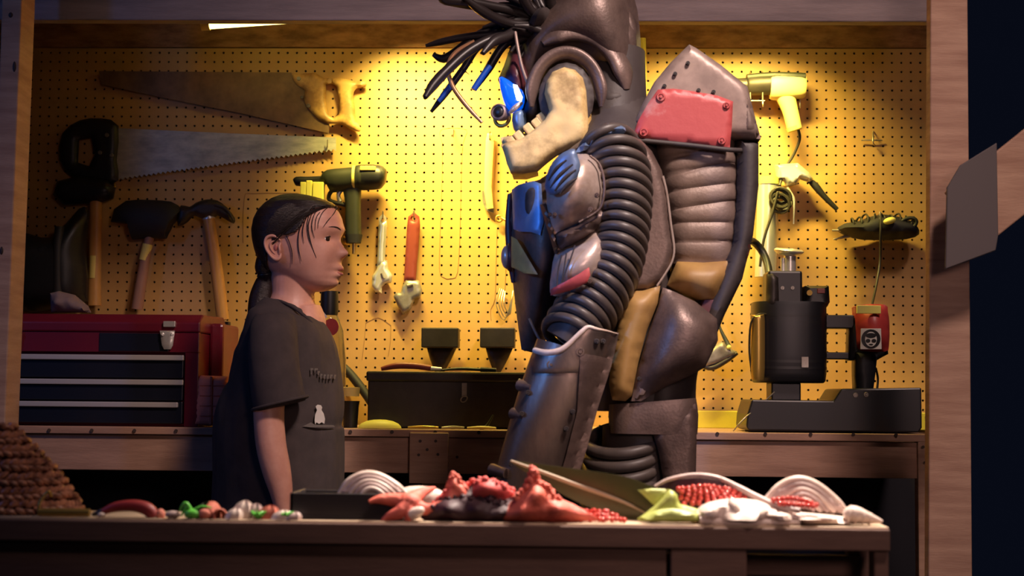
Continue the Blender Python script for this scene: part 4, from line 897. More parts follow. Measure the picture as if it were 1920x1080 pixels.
def hand(wr, fw_, side, s=1.0):
    """palm, four fingers and a side thumb; wr wrist, fw_ direction of the fingers, side thumb side"""
    wr = Vector(wr); d = Vector(fw_).normalized(); sd = Vector(side).normalized(); nn = d.cross(sd).normalized(); g = ([], [])
    geo_add(g, *tube([wr-d*0.01, wr+d*0.02*s, wr+d*0.055*s, wr+d*0.07*s], [0.017*s,0.024*s,0.027*s,0.022*s], 14, 4, flat=0.55))
    for k, L in enumerate((0.058,0.066,0.061,0.047)):
        b = wr+d*0.066*s+sd*(0.021-0.0145*k)*s
        geo_add(g, *tube([b-d*0.015*s, b+d*L*0.4*s, b+d*L*0.72*s+nn*0.008*s, b+d*L*0.95*s+nn*0.022*s], [0.0085*s,0.0078*s,0.007*s,0.0058*s], 10, 3))
    b = wr+d*0.02*s+sd*0.018*s
    geo_add(g, *tube([b, b+d*0.022*s+sd*0.016*s, b+d*0.045*s+sd*0.022*s+nn*0.006*s, b+d*0.058*s+sd*0.020*s+nn*0.012*s], [0.011*s,0.0095*s,0.0085*s,0.0065*s], 10, 3))
    return g
NY = GY-0.205
bodyg = merge(head_geo(),
 limb([(556,500,GY,44,.048),(549,530,GY,42,.046),(548,556,GY,42,.047),(545,580,GY,50,.062),(540,600,GY,62,.085)], sub=4),
 limb([(575,575,GY,26,.05),(578,600,GY,32,.07),(580,622,GY,30,.07)], sub=3),
 limb([(530,592,GY,48,.10),(535,640,GY,72,.13),(535,700,GY,84,.13),(530,800,GY,86,.125),(527,900,GY,92,.135),(527,985,GY,95,.15)], sub=3),
 limb([(527,985,GY-0.075,58,.075),(527,1150,GY-0.08,48,.06),(525,1250,GY-0.08,42,.052),(524,1380,GY-0.08,34,.042),(522,1500,GY-0.08,26,.034),(522,1540,GY-0.08,26,.034)], sub=3),
 limb([(527,985,GY+0.075,58,.075),(527,1150,GY+0.08,48,.06),(525,1250,GY+0.08,42,.052),(524,1380,GY+0.08,34,.042),(522,1500,GY+0.08,26,.034),(522,1540,GY+0.08,26,.034)], sub=3),
 limb([(518,600,GY-0.14,34,.045),(512,640,GY-0.165,38,.05),(508,700,GY-0.185,33,.042),(504,770,GY-0.195,29,.038),(508,832,GY-0.20,28.5,.036),(518,880,GY-0.20,27,.033),(527,920,GY-0.20,22,.026),(531,955,GY-0.20,16,.020),(533,975,GY-0.20,15,.018)], sub=4),
 limb([(518,600,GY+0.14,34,.045),(512,640,GY+0.165,38,.05),(508,700,GY+0.185,33,.042),(506,800,GY+0.195,28,.036),(518,880,GY+0.20,24,.03),(530,975,GY+0.20,15,.018)], sub=4),
 hand(P(533,970,GY-0.20), (0.12,0.02,-1), (0.8,0.6,0.1), 0.9), hand(P(530,970,GY+0.20), (0.12,-0.02,-1), (0.8,-0.6,0.1), 0.9))
body = mk('body', bodyg, 'skin', gi)
bake(body, [('REMESH', dict(mode='VOXEL', voxel_size=0.0028, use_smooth_shade=True)), ('SMOOTH', dict(factor=0.5, iterations=2))])
# eyes, brows, lips, ears
for s_ in (-1, 1):
    y_ = 0.031*s_; e_ = mk('eye', ell(hw(619.5,451.5,y_), (0.0122,0.0122,0.0072), 20, 14), 'eyew', gi)
    q = hw(619.5,451.5,y_); dr_ = TURN @ Vector((1, 0.38*s_, -0.02)); dr_.normalize()
    mk('iris', lathe(q+dr_*0.0103, dr_, [(0,0.0066),(0.0012,0.006),(0.0018,0.002)], 20), 'iris', e_)
    for yo, a_, rr_ in ((-6.0, 1, 0.0036), (6.0, 0, 0.0028)):
        pts = [hw(627-k*k*2.6, 451.5+yo+k*k*(1.1 if a_ else -1.1), y_+k*0.0062) for k in (-2,-1,0,1,2)]
        mk('upper_eyelid' if a_ else 'lower_eyelid', tube(pts, [0.0015, rr_, rr_*1.1, rr_, 0.0015], 8, 3), 'skin', gi)
    pts = [hw(630.5-k*k*2.9, 447.3+k*k*1.1, y_+k*0.0066) for k in (-2,-1,0,1,2)]
    mk('eyelashes', tube(pts, [0.0008,0.0014,0.0016,0.0014,0.0008], 6, 3), 'hair', gi)
    pts = [hw(x, y, 0.0+yy*s_) for x, y, yy in ((647,434,.014),(644,430.5,.026),(636,430,.038),(624,434,.050))]
    mk('eyebrow', tube(pts, [0.0007,0.0014,0.0015,0.0007], 6, 3, flat=0.6), 'hair', gi)
    oy = s_*0.074; Rz = Matrix.Rotation(R(14*s_), 3, 'Z') if False else Matrix.Rotation(R(-10*s_), 3, 'Z'); hinge = Vector((P(546,470,GY).x, 0, 0))
    def er(px, py, dy=0.0):      # ear side view, dy outwards
        q = P(px, py, GY)-HC; q.y = 0; k = (549-px)/30.0; q.y = s_*(0.0735+0.007*max(0, k)+dy); return HC+TURN @ q
    rim = [(548,457),(541,450),(531,448),(523,452),(520,461),(522,471),(527,480),(534,488),(541,491.5),(547,488),(549,480)]
    v = [er(x, y, 0.001) for x, y in rim]+[er(x*0.5+536*0.5, y*0.5+468*0.5, -0.001) for x, y in rim]+[er(x, y, -0.004) for x, y in rim]; n_ = len(rim)
    f = [(i, i+1, n_+i+1, n_+i) for i in range(n_-1)]+[(n_-1, 0, n_, 2*n_-1)]+[tuple(n_+i for i in range(n_))]+[(2*n_+i, 2*n_+i+1, i+1, i) for i in range(n_-1)]+[tuple(2*n_+i for i in range(n_))[::-1]]
    e_ = mk('ear', merge((v, f), tube([er(x, y, 0.002) for x, y in rim], [0.0016,0.0032,0.0036,0.0036,0.0032,0.003,0.003,0.0036,0.0046,0.0038,0.0016], 8, 4),
        tube([er(539,456,0.000), er(531,460,0.001), er(529,467,0.001), er(533,476,0.000), er(538,481,0.0)], [0.0012,0.0022,0.0022,0.0022,0.0012], 8, 4),
        tube([er(548,461,0.0), er(546,468,0.002), er(547,475,0.002), er(545,482,0.0)], [0.0015,0.003,0.003,0.0015], 8, 4)), 'skin', gi)
    mk('ear_hollow', ell(er(539,469,0.0), (0.0042,0.0018,0.0072)), 'lip', e_)
for py_, am, r_ in ((505.5, 0, 0.0026), (515, -1.0, 0.0030)):
    pts = [hw(x+am, py_+dy, y) for x, dy, y in ((629.5,4.5 if am==0 else -4,-.021),(639,1.8 if am==0 else -1.5,-.012),(645.6,0,0),(639,1.8 if am==0 else -1.5,.012),(629.5,4.5 if am==0 else -4,.021))]
    mk('lip', tube(pts, [0.0006,r_,r_*1.15,r_,0.0006], 8, 4), 'lip', gi)
for s_ in (-1,1): mk('nostril', ell(hw(646.5, 483.5, 0.0065*s_), (0.0035,0.0022,0.0016)), 'lip', gi)
# hair
hl = [(644,393),(633,388),(618,386),(606,398),(598,414),(590,430),(580,441),(566,447),(554,447),(545,444),(530,443),(519,449),(516,462),(517,478),(514,492),(510,505),(505,520)]
def hairkeep(px, py, y):
    # px of the hairline at this row
    for a_, b_ in zip(hl, hl[1:]):
        if min(a_[1], b_[1]) <= py <= max(a_[1], b_[1]) and a_[1] != b_[1]:
            pass
    if py < 386: return True
    best = None
    poly = [(400,300),(700,300),(660,384)]+[(644,392),(622,388),(606,398),(598,414),(590,430),(580,441),(566,447),(554,449),(545,444),(530,443),(519,449),(516,462),(517,478),(514,492),(510,505),(505,520),(440,520)]
    if px > 600 and py < 396 and abs(y) < 0.05: return py < 391+ (abs(y)/0.05)*4
    return inside((px, py), poly)
hg_ = head_geo(0.006, hairkeep, 150, 180)
hr = mk('hair', hg_, 'hair', gi)
hr.modifiers.new('solid', 'SOLIDIFY').thickness = 0.007; hr.modifiers['solid'].offset = -1
g = ([], []); rnd = random.Random(11)
for i in range(260):     # combed strands from the parting back to the tie
    s_ = -1 if i < 210 else 1; u = rnd.random(); sx = 640-u*110; sy = None
    _, xb, xf, w_ = sideprof(390)
    start = (632-u*70, 384+8*rnd.random()-6*u, s_*0.012+s_*u*0.02)
    lat = rnd.random()
    pts = []
    for k in range(8):
        t = k/7; a_ = t
        px = start[0]+(487-start[0])*a_; py = start[1]+(505-start[1])*(a_**(1.1+1.3*lat))
        _, xb, xf, w_ = sideprof(max(372, py)); cx_, hx = (xb+xf)/2, (xf-xb)/2+5
        c_ = max(-1, min(1, (px-cx_)/hx)); yy = (w_+0.0075)*math.sqrt(max(0, 1-c_*c_))*s_
        pts.append(hw(px, py, yy))
    geo_add(g, *tube(pts, [0.0006]+[0.0011]*6+[0.0006], 4, 2))
o = mk('hair_strands', g, 'hair', gi); o['kind'] = 'stuff'
g = ([], [])
for l in ([(612,388),(603,402),(598,425),(600,450),(606,470)],[(618,386),(610,405),(606,430),(610,452)],[(600,400),(590,420),(583,445),(582,470),(586,495)],[(628,388),(622,402),(617,420),(616,434)],[(608,395),(596,415),(590,440),(592,462)],[(640,392),(636,404),(630,420),(624,432)],[(560,448),(566,462),(570,480),(568,500)],[(606,400),(600,430),(604,462),(612,488)],[(624,388),(614,410),(611,438)],[(512,495),(514,515),(520,528)],[(508,505),(507,525),(512,545)]):
    pts = []
    for px, py in l:
        _, xb, xf, w_ = sideprof(py); cx_, hx = (xb+xf)/2, (xf-xb)/2; c_ = max(-.98, min(.98, (px-cx_)/hx)); pts.append(hw(px, py, -(w_+0.003)*(1-c_*c_)**0.44))
    geo_add(g, *tube(pts, [0.0011]*(len(pts)-1)+[0.0004], 5, 4))
o = mk('loose_strands', g, 'hair', gi); o['kind'] = 'stuff'
pony = limb([(500,478,GY,16,.035),(494,502,GY+.005,16,.028),(499,515,GY,13,.018),(496,530,GY-0.01,18,.024),(490,556,GY-0.015,22,.026),(483,585,GY-0.02,19,.024),(476,612,GY-0.02,11,.014),(470,630,GY-0.02,3,.004)], sub=5)
mk('ponytail', pony, 'hair', gi)
mk('hair_tie', torus(P(498,516,GY), (-0.15,0,1), 0.016, 0.004, 20, 8), 'black', gi)
# shirt
sh = [(533,566,GY,34,.075),(531,574,GY,44,.10),(530,584,GY,54,.125),(529,598,GY,64,.145),(532,618,GY,77,.152),(537,645,GY,90,.155),(539,680,GY,97,.152),(537,720,GY,104,.148),(534,760,GY,110,.148),(524,785,GY,119,.15),(522,830,GY,121,.152),(522,900,GY,121,.155),(522,1000,GY,122,.158),(522,1020,GY,122,.158)]
def fold(v):
    out = []
    for q in v:
        q = Vector(q); k = 0.5+0.5*noise.noise(Vector((q.x*14, q.y*14, q.z*3.5)))
        k2 = noise.noise(Vector((q.x*30+5, q.y*30, q.z*6))); dn = Vector((q.x-X(530,GY), q.y-GY, 0)).normalized()
        out.append(q+dn*(0.011*(k-0.5)*2+0.004*k2))
    return out
sl = lambda s_: [(516,588,GY+s_*0.115,34,.05),(512,610,GY+s_*0.145,43,.058),(512,650,GY+s_*0.17,47,.060),(515,700,GY+s_*0.188,48,.056),(521,738,GY+s_*0.195,50,.055),(526,762,GY+s_*0.198,50,.054)]
tg = limb(sh, 56, 5, 2.15)
shg = merge((fold(tg[0]), tg[1]), limb(sl(-1), 32, 5), limb(sl(1), 32, 5))
shirt = mk('t_shirt', shg, 'shirt', gi)
bake(shirt, [('REMESH', dict(mode='VOXEL', voxel_size=0.0042, use_smooth_shade=True)), ('SMOOTH', dict(factor=0.6, iterations=3))])
mk('sleeve_hem', [torus(P(525,756,GY-0.198), (0.26,0,-1), 0.058, 0.0035, 40, 8, 1.03, 0.96, (1,0,0))], 'shirt', shirt)
mk('collar', tube([P(508,563,GY-0.03), P(528,566,GY-0.075), P(556,580,GY-0.095), P(582,603,GY-0.085), P(600,626,GY-0.045), P(605,636,GY), P(600,626,GY+0.045), P(582,603,GY+0.085), P(556,580,GY+0.095), P(528,566,GY+0.075), P(508,563,GY+0.03), P(504,562,GY), P(508,563,GY-0.03)], 0.004, 8, 4), 'shirt', shirt)
def shf(px, py):
    best = sh[0]
    for a_, b_ in zip(sh, sh[1:]):
        if a_[1] <= py <= b_[1]:
            t = (py-a_[1])/(b_[1]-a_[1]); best = [a_[i]+(b_[i]-a_[i])*t for i in range(5)]
    c_ = max(-.97, min(.97, (px-best[0])/best[3])); return -best[4]*(1-c_*c_)**0.47-0.010
pr_ = lambda o_, ma_, nm, lb=None: mk(nm, pillow(o_, GY, 0, 0, 1, wall=0.001, yf=shf, step=3), ma_, shirt, smooth=True, label=lb)
pr_([(608,761),(611,758),(616,759),(618,763),(617,768),(620,774),(622,784),(621,793),(617,790),(613,793),(609,790),(607,794),(606,786),(607,776),(610,768)], 'print_', 'penguin_print', 'small white penguin print')
pr_([(587,797),(600,790),(606,794),(622,795),(634,796),(636,799),(600,799)], 'printd', 'snow_print', 'faded grey ground under the penguin')
for i, (x, w_, h, y) in enumerate(((600,4,11,692),(606,5,8,692),(611,3,7,697),(615,3,9,702),(620,3,8,703),(625,2,8,703),(629,3,7,703),(634,2,8,703))):
    pr_([(x,y),(x+w_,y),(x+w_,y+3),(x+1.5,y+3),(x+1.5,y+h),(x,y+h)], 'printd', 'lettering')
# trousers and shoes
jl = lambda s_: limb([(526,960,GY+s_*0.07,88,.085),(527,1020,GY+s_*0.078,72,.09),(527,1150,GY+s_*0.08,56,.075),(525,1250,GY+s_*0.08,50,.065),(524,1380,GY+s_*0.08,44,.056),(522,1500,GY+s_*0.08,42,.054),(522,1555,GY+s_*0.08,42,.055)], sub=4)
mk('trousers', merge(jl(-1), jl(1)), 'jeans', gi)
for s_ in (-1,1):
    x_ = X(522,GY); mk('shoe', pillow_ := merge(ell((x_+0.045, GY+s_*0.08, 0.035), (0.115,0.042,0.034), 20, 12), box(x_-0.07, x_+0.15, GY+s_*0.08-0.04, GY+s_*0.08+0.04, 0.0, 0.018)), 'blackm', gi, bevel=0.004)

# ---------------------------------------------------------------- the robot costume
RY = -0.95; NR = -1.14
rb = thing('robot', 'towering rusty armoured robot costume with hose hair facing the child', 'robot', (X(1180,RY), RY, 0))
def rk(name, g, ma, label=None, par=None, **k): return mk(name, g, ma, par or rb, label=label, **k)
# torso core
rk('torso_core', limb([(1140,150,RY,62,.10),(1150,215,RY,70,.12),(1150,280,RY,95,.19),(1140,380,RY,120,.21),(1140,500,RY,115,.20),(1160,600,RY,110,.19),(1200,700,RY,90,.17),(1205,770,RY,92,.17)], sub=4), 'rblack')
# chest
rk('chest_plate', pillow([(955,364),(985,346),(1012,338),(1040,318),(1090,330),(1100,420),(1085,520),(1058,560),(1040,610),(1012,655),(1002,662),(978,656),(970,600),(963,540),(956,480),(953,420)], RY, 0.19, 0.19, 75, wall=0.02, step=9), 'rmetal')
rk('chest_edge', tpx([(957,364,RY-0.03),(955,420,RY-0.03),(958,480,RY-0.03),(963,530,RY-0.03)], [0.006,0.009,0.009,0.005], 10), 'rmaroon')
cy = lambda px, py: -0.0
def chestY(px, py): 
    d = min(px-953, 75); t = max(0, min(1, d/75)); return -0.19*math.sqrt(max(0, 1-(1-t)**2))-0.014
rk('chest_marking', pillow([(962,452),(974,462),(990,490),(1012,528),(988,524),(962,508)], RY, 0.002, 0, 4, wall=0.002, yf=chestY, step=5), 'ryellow', 'yellow triangle marking')
rk('chest_vent', pillow([(990,382),(1000,373),(1007,378),(1005,400),(996,420),(989,410)], RY, 0.003, 0, 4, wall=0.002, yf=chestY, step=5, sm=2), 'rblack')
rk('chest_groove', tube([P(x,y,RY+chestY(x,y)-0.004) for x,y in ((992,598),(1005,625),(1018,648))], 0.003, 6), 'rblack')
c = P(950, 482, RY-0.04); rk('chest_lamp', ell(c, (0.012,0.022,0.025), 20, 12), 'rbright', 'oval bare-metal chest lamp'); rk('chest_lamp_ring', torus(c+Vector((0.006,0,0)), (1,0.1,0), 0.025, 0.005, 24, 8), 'rmaroon')
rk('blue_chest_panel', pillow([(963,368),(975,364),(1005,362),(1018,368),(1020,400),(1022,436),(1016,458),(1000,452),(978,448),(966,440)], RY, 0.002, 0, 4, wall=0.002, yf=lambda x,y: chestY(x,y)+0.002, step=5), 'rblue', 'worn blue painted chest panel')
# collar
rk('neck_collar', pillow([(1040,305),(1075,275),(1110,250),(1135,232),(1165,236),(1180,262),(1150,268),(1105,285),(1060,310)], NR-0.03, 0.03, 0.06, 14, wall=0.02, sm=2), 'rmetal')
rk('collar_flap', pillow([(1078,286),(1100,262),(1128,236),(1150,231),(1172,240),(1168,252),(1130,258),(1100,280)], NR-0.085, 0.012, 0.01, 8, wall=0.006, sm=2), 'rblue', 'worn blue collar flap')
# ribbed upper arm
path = cr([(1134,280,54),(1152,305,56),(1162,350,54),(1164,400,50),(1160,450,48),(1150,495,48),(1132,535,50),(1110,570,52),(1085,605,52),(1062,642,50)], 6)
AY = NR-0.02
rk('arm_core', limb([(x,y,AY,h*0.86,.075) for x,y,h in path[::6]], sub=3), 'rblack')
tot = []
L = 0; last = None; acc = []
for p in path:
    if last: L += math.hypot(p[0]-last[0], p[1]-last[1])
    acc.append((L, p)); last = p
NRB = 20
for i in range(NRB):
    s_ = L*(i+0.3)/NRB
    for (l0, p0), (l1, p1) in zip(acc, acc[1:]):
        if l0 <= s_ <= l1: break
    t = (s_-l0)/max(l1-l0, 1e-6); x, y, h = [p0[k]+(p1[k]-p0[k])*t for k in range(3)]
    d = P(p1[0], p1[1], AY)-P(p0[0], p0[1], AY); d.y = 0; d.normalize()
    dd = (d+Vector((0.38, 0, 0.10))).normalized() if False else Vector((d.x*0.9-0.25*(1-i/NRB), -0.34, d.z)).normalized()
    rk('arm_rib', torus(P(x, y, AY), dd, 1.0*h*mpp(AY), 0.0098, 40, 10, 1.0, 0.085/(h*mpp(AY)), (dd.z, 0, -dd.x)), 'rrib')
# shoulder pads
SYd = NR-0.075
rk('shoulder_cap', pillow([(1024,352),(1032,322),(1050,300),(1080,287),(1105,290),(1124,308),(1132,340),(1130,375),(1118,398),(1085,418),(1048,434),(1036,440),(1028,410)], SYd, 0.060, 0.03, 55, wall=0.006, sm=2, step=7), 'rbright')
gy = lambda px, py: -0.060*math.sqrt(max(0, 1-(1-max(0, min(1, (px-1016)/60)))**2))-0.008
gr = rk('shoulder_grille', pillow([(1022,350),(1030,322),(1046,302),(1066,291),(1078,290),(1084,306),(1088,320),(1082,342),(1062,362),(1040,372),(1026,366)], SYd-0.002, 0.008, 0, 12, wall=0.003, yf=gy, sm=2, step=5), 'rblue', 'blue slotted oval grille')
for (a_, b_) in (((1029,338),(1062,300)),((1032,352),(1074,308)),((1040,358),(1080,318)),((1050,364),(1082,334))):
    mx_, my_ = (a_[0]+b_[0])/2, (a_[1]+b_[1])/2
    mk('slot', tube([P(x, y, SYd+gy(x,y)-0.0125) for x, y in (a_, (mx_-2, my_-3), b_)], [0.0015,0.0042,0.0015], 8, 5, flat=0.8), 'rblack', gr)
rk('shoulder_band', pillow([(1040,446),(1046,436),(1085,420),(1118,400),(1132,378),(1138,392),(1128,420),(1096,446),(1062,462),(1046,470)], SYd+0.005, 0.040, 0.02, 20, wall=0.006, sm=2, step=7), 'rmetal')
rk('shoulder_rim', tpx([(1106,292,SYd-0.03),(1124,308,SYd-0.03),(1133,340,SYd-0.03),(1131,375,SYd-0.03),(1120,396,SYd-0.03),(1085,417,SYd-0.04)], 0.0025, 8), 'rmetal')
rk('upper_arm_guard', pillow([(1031,548),(1034,510),(1040,478),(1058,466),(1095,446),(1110,430),(1130,430),(1142,450),(1144,485),(1136,515),(1118,538),(1090,548),(1050,556)], SYd+0.02, 0.055, 0.03, 46, wall=0.006, sm=2, step=7), 'rbright')
uy = lambda px, py: -0.055*math.sqrt(max(0, 1-(1-max(0, min(1, min(px-1027, 1150-px, (562-py)*1.2)/46)))**2))-0.007
rk('red_marking', pillow([(1032,545),(1060,532),(1085,518),(1104,505),(1106,520),(1100,534),(1078,545),(1050,553),(1033,556)], SYd+0.018, 0.002, 0, 4, wall=0.002, yf=uy, step=5), 'rred', 'scuffed red lower edge of the arm guard')
for l in ([(1053,478),(1046,510),(1044,545)],[(1062,474),(1058,500),(1053,530)],[(1078,460),(1070,485),(1060,512),(1056,530)]):
    rk('trim_line', tube([P(x, y, SYd+0.018+uy(x,y)) for x, y in l], 0.0016, 6), 'rblack')
rk('bolt', [bolt(1107,393,SYd-0.055,5), bolt(1119,366,SYd-0.052,5), bolt(1106,527,SYd-0.035,5), bolt(1031,402,SYd-0.03,4), bolt(1040,402,SYd-0.045,4)], 'rmetal')
rk('arm_strap', pillow([(1012,384),(1022,378),(1034,400),(1044,440),(1050,478),(1040,476),(1026,430)], SYd+0.01, 0.018, 0.01, 7, wall=0.004, step=6), 'rgaunt')
# forearm gauntlet
FY = NR-0.04
gaunt = limb([(1072,655,FY,68,.070),(1058,700,FY,70,.074),(1036,765,FY,70,.072),(1015,830,FY,68,.066),(998,885,FY,66,.058),(985,925,FY,60,.05)], 40, 5, 2.3)
rk('forearm_gauntlet', gaunt, 'rgaunt')
def gauntY(px, py):
    t = (py-655)/270; cx_ = 1072-87*t; h = 70; c_ = max(-.98, min(.98, (px-cx_)/h/1.02)); return -(0.074-0.014*max(0, t))*(1-abs(c_)**2.3)**(1/2.3)-0.003
rim = pillow([(998,668),(1008,656),(1035,662),(1062,650),(1085,628),(1103,613),(1118,616),(1160,625),(1152,660),(1145,690),(1098,684),(1088,700),(1060,700),(1000,700)], FY, 0.002, 0, 8, wall=0.006, yf=gauntY, step=7, sm=0)
rk('elbow_flare', rim, 'rgaunt')
rk('worn_rim', tube([P(x, y, FY+gauntY(x,y)-0.004) for x, y in ((1003,657),(1018,661),(1036,661),(1052,656),(1066,646),(1080,632),(1092,621),(1103,613),(1120,617),(1140,621),(1158,626))], [0.006,0.0065,0.0065,0.006,0.0055,0.005,0.005,0.004,0.003,0.002,0.001], 8), 'shell', 'chipped pale rim')
rk('gauntlet_strap', pillow([(1088,664),(1148,674),(1144,692),(1122,760),(1100,840),(1080,905),(1046,905),(1062,850),(1082,770)], FY, 0.002, 0, 6, wall=0.005, yf=lambda x,y: gauntY(x,y)-0.006, step=8), 'rmetal')
rk('bolt', [bolt(1033,684,FY+gauntY(1033,684),9,0.008), bolt(1088,660,FY+gauntY(1088,660)-0.004,9,0.008)], 'rgaunt')
rk('rivet', [bolt(x, y, FY+gauntY(x,y)-0.010,5,0.005) for x, y in ((990,736),(978,776),(1074,772),(1062,804),(1119,640),(1131,640),(958,870))], 'rblack')
rk('gauntlet_hinge', [tube([P(x0_,y0_,FY-0.02),P(x1_,y1_,FY-0.05)],[0.012,0.010],10,1) for x0_,y0_,x1_,y1_ in ((975,722,1000,728),(962,775,986,783),(922,880,950,888))], 'rmetal')
rk('glove_hand', merge(hand(P(975,915,FY), (-0.35,-0.05,-1), (-0.75,0.6,0.1), 1.5)), 'rblack')
# far arm (mostly hidden)
FA = RY+0.25
rk('far_arm', limb([(1140,250,FA,48,.07),(1160,350,FA,50,.075),(1150,480,FA,44,.065),(1110,600,FA,42,.06),(1080,680,FA,52,.062),(1040,820,FA,50,.055),(1020,900,FA,30,.04)], sub=4), 'rrib')
rk('far_shoulder_cap', pillow([(1050,330),(1080,300),(1120,310),(1135,350),(1120,410),(1070,430)], FA+0.06, 0.02, 0.05, 40, wall=0.006, sm=2), 'rbright')
# back shell
BYs = RY
import bisect
def corr(t): return 1+0.0*t
ribs_ = [(1290,262,82),(1292,280,84),(1296,297,85),(1297,303,79),(1299,310,84),(1301,326,85),(1302,333,79),(1304,340,84),(1306,358,84),(1307,366,78),(1308,374,82),(1309,390,82),(1310,398,76),(1311,406,80),(1311,422,80),(1311,430,74),(1311,438,78),(1310,456,77),(1310,464,71),(1310,472,74),(1309,488,72),(1308,498,66),(1306,510,64)]
rk('ribbed_back', limb([(x,max(y,272) if y>262 else 268,BYs,80-(1304-x)*0.1+(h-82)*0.35-(y-262)*0.06,.146+(h-82)*0.0009) for x,y,h in ribs_ if y not in (280,)], 48, 2, 4.0), 'rbrown')
rk('back_shell', pillow([(1368,278),(1412,280),(1412,360),(1402,450),(1382,530),(1350,595),(1332,640),(1290,650),(1330,540),(1358,470),(1366,380)], BYs, 0.06, 0.06, 18, wall=0.20, sm=0, step=9), 'rblack')
rk('shell_flank', pillow([(1345,590),(1330,640),(1290,640),(1280,600),(1310,560),(1330,560),(1365,490),(1380,440),(1398,470),(1380,530)], BYs, 0.04, 0.04, 12, wall=0.21, step=9), 'rmaroon', 'dark maroon lower shell flank')
rk('back_cap', pillow([(1283,110),(1295,116),(1340,147),(1388,186),(1395,215),(1412,280),(1370,278),(1290,272),(1196,262),(1186,248),(1200,215),(1220,178),(1250,142)], BYs, 0.02, 0.02, 15, wall=0.28, step=9), 'rgrey')
rk('cap_side', pillow([(1374,190),(1388,184),(1398,215),(1413,278),(1370,278),(1372,235)], BYs, 0.045, 0.04, 18, wall=0.235, step=8), 'rbrown')
capf = BYs-0.11-0.05-0.006
rk('red_panel', pillow([(1233,169),(1262,167),(1300,172),(1345,180),(1374,191),(1372,235),(1368,277),(1300,270),(1240,264),(1198,259),(1188,250),(1196,228),(1214,196)], capf+0.006, 0.006, 0, 6, wall=0.010, step=9), 'rred')
rk('bolt', [bolt(1239,182,capf-0.006,9,0.008), bolt(1207,248,capf-0.006,9,0.008), bolt(1353,264,capf-0.006,8,0.008), bolt(1362,198,capf-0.006,7,0.008)], 'rred')
rk('rivet', [bolt(x,y,capf,4,0.004) for x, y in ((1266,138),(1246,161),(1310,169),(1290,118),(1338,172))], 'rblack')
rk('cap_seam', tpx([(1192,262,capf),(1240,267,capf),(1300,273,capf),(1370,281,capf),(1412,282,capf+0.05)], 0.005, 8), 'rblack')
rk('cap_edge', tpx([(1333,142,BYs+0.02),(1360,160,BYs+0.02),(1390,188,BYs+0.02)], [0.003,0.006,0.008], 8), 'ryellow', 'worn pale rear edge of the cap')  # yellow lamplight along the rear edge, put in as a yellow strip
rk('lower_back_panel', pillow([(1262,500),(1310,502),(1362,498),(1352,530),(1332,572),(1300,568),(1268,556),(1245,542)], BYs, 0.04, 0.04, 20, wall=0.27, step=8), 'rtan')
# side plate
spY = NR-0.01
rk('side_plate', pillow([(1180,262),(1200,262),(1222,285),(1240,320),(1252,370),(1258,430),(1264,470),(1256,500),(1240,528),(1215,545),(1168,550),(1165,520),(1190,470),(1203,400),(1202,320)], spY+0.02, 0.018, 0.02, 16, wall=0.02, step=8, sm=0), 'rmetal')
rk('worn_edge', tube([P(x,y,spY-0.002) for x,y in ((1243,330),(1251,365),(1258,420),(1264,465),(1260,490),(1248,512),(1232,536))], 0.0022, 6), 'rbright')
rk('worn_edge', tube([P(x,y,spY-0.006) for x,y in ((1183,266),(1198,300),(1205,350),(1206,410),(1200,440))], 0.0018, 6), 'rbright')
# waist and hips
rk('waist_panel', pillow([(1168,548),(1205,546),(1237,537),(1232,570),(1212,620),(1196,680),(1184,742),(1172,752),(1148,750),(1142,720),(1150,650),(1160,600)], NR+0.0, 0.03, 0.03, 20, wall=0.04, step=8), 'rtan')
rk('hip_panel', pillow([(1240,542),(1262,550),(1300,568),(1340,600),(1342,640),(1318,690),(1290,705),(1245,725),(1200,752),(1182,752),(1192,700),(1212,630),(1232,575)], NR+0.03, 0.05, 0.05, 45, wall=0.10, step=9), 'rmetal')
rk('hip_pouch', pillow([(1250,590),(1262,610),(1262,680),(1240,712),(1200,752),(1182,752),(1210,690),(1228,640)], NR-0.01, 0.012, 0.01, 8, wall=0.01, step=8), 'rbrown')
rk('rivet', [bolt(1198,710,NR-0.03,4), bolt(1222,710,NR-0.03,4), bolt(1240,660,NR-0.03,4)], 'rblack')
rk('waist_wrap', limb([(1235,690,RY,78,.16),(1238,720,RY,66,.17),(1236,760,RY,68,.175)], sub=3), 'rblack')
# thighs and legs
for s_, nm in ((-1,'near'),(1,'far')):
    LY = RY+s_*0.105
    rk('thigh_block', limb([(1222,752,LY,80,.098),(1224,780,LY,82,.10),(1224,812,LY,80,.098)], 40, 2, 4.5), 'rmetal')
    rk('leg_core', limb([(1200,800,LY,70,.075),(1195,960,LY,66,.075),(1190,1150,LY,58,.07)], sub=3), 'rblack')
    for k in range(9):
        y = 824+k*24; dd = Vector((-0.14, 0.25*s_*-1*-1 if s_>0 else -0.30, 1)).normalized()
        rk('leg_rib', torus(P(1172-k, y, LY), dd, 70*mpp(LY), 0.0125, 36, 10, 1.0, 1.15, (1,0,0.1)), 'rrib')
    rk('thigh_guard', pillow([(1220,808),(1298,756),(1300,820),(1298,930),(1290,1020),(1262,1020),(1244,920),(1232,850)], LY, 0.012, 0.012, 12, wall=0.17, step=10), 'rmetal')
    rk('shin_guard', limb([(1190,1120,LY,62,.08),(1185,1250,LY,60,.08),(1180,1400,LY,62,.085),(1178,1540,LY,70,.09)], 32, 3, 2.6), 'rgaunt')
    x_ = X(1150,LY); rk('boot', merge(ell((x_-0.03, LY, 0.06), (0.17,0.085,0.065), 24, 14), box(x_-0.19, x_+0.14, LY-0.085, LY+0.085, 0, 0.03)), 'rmetal', bevel=0.005)
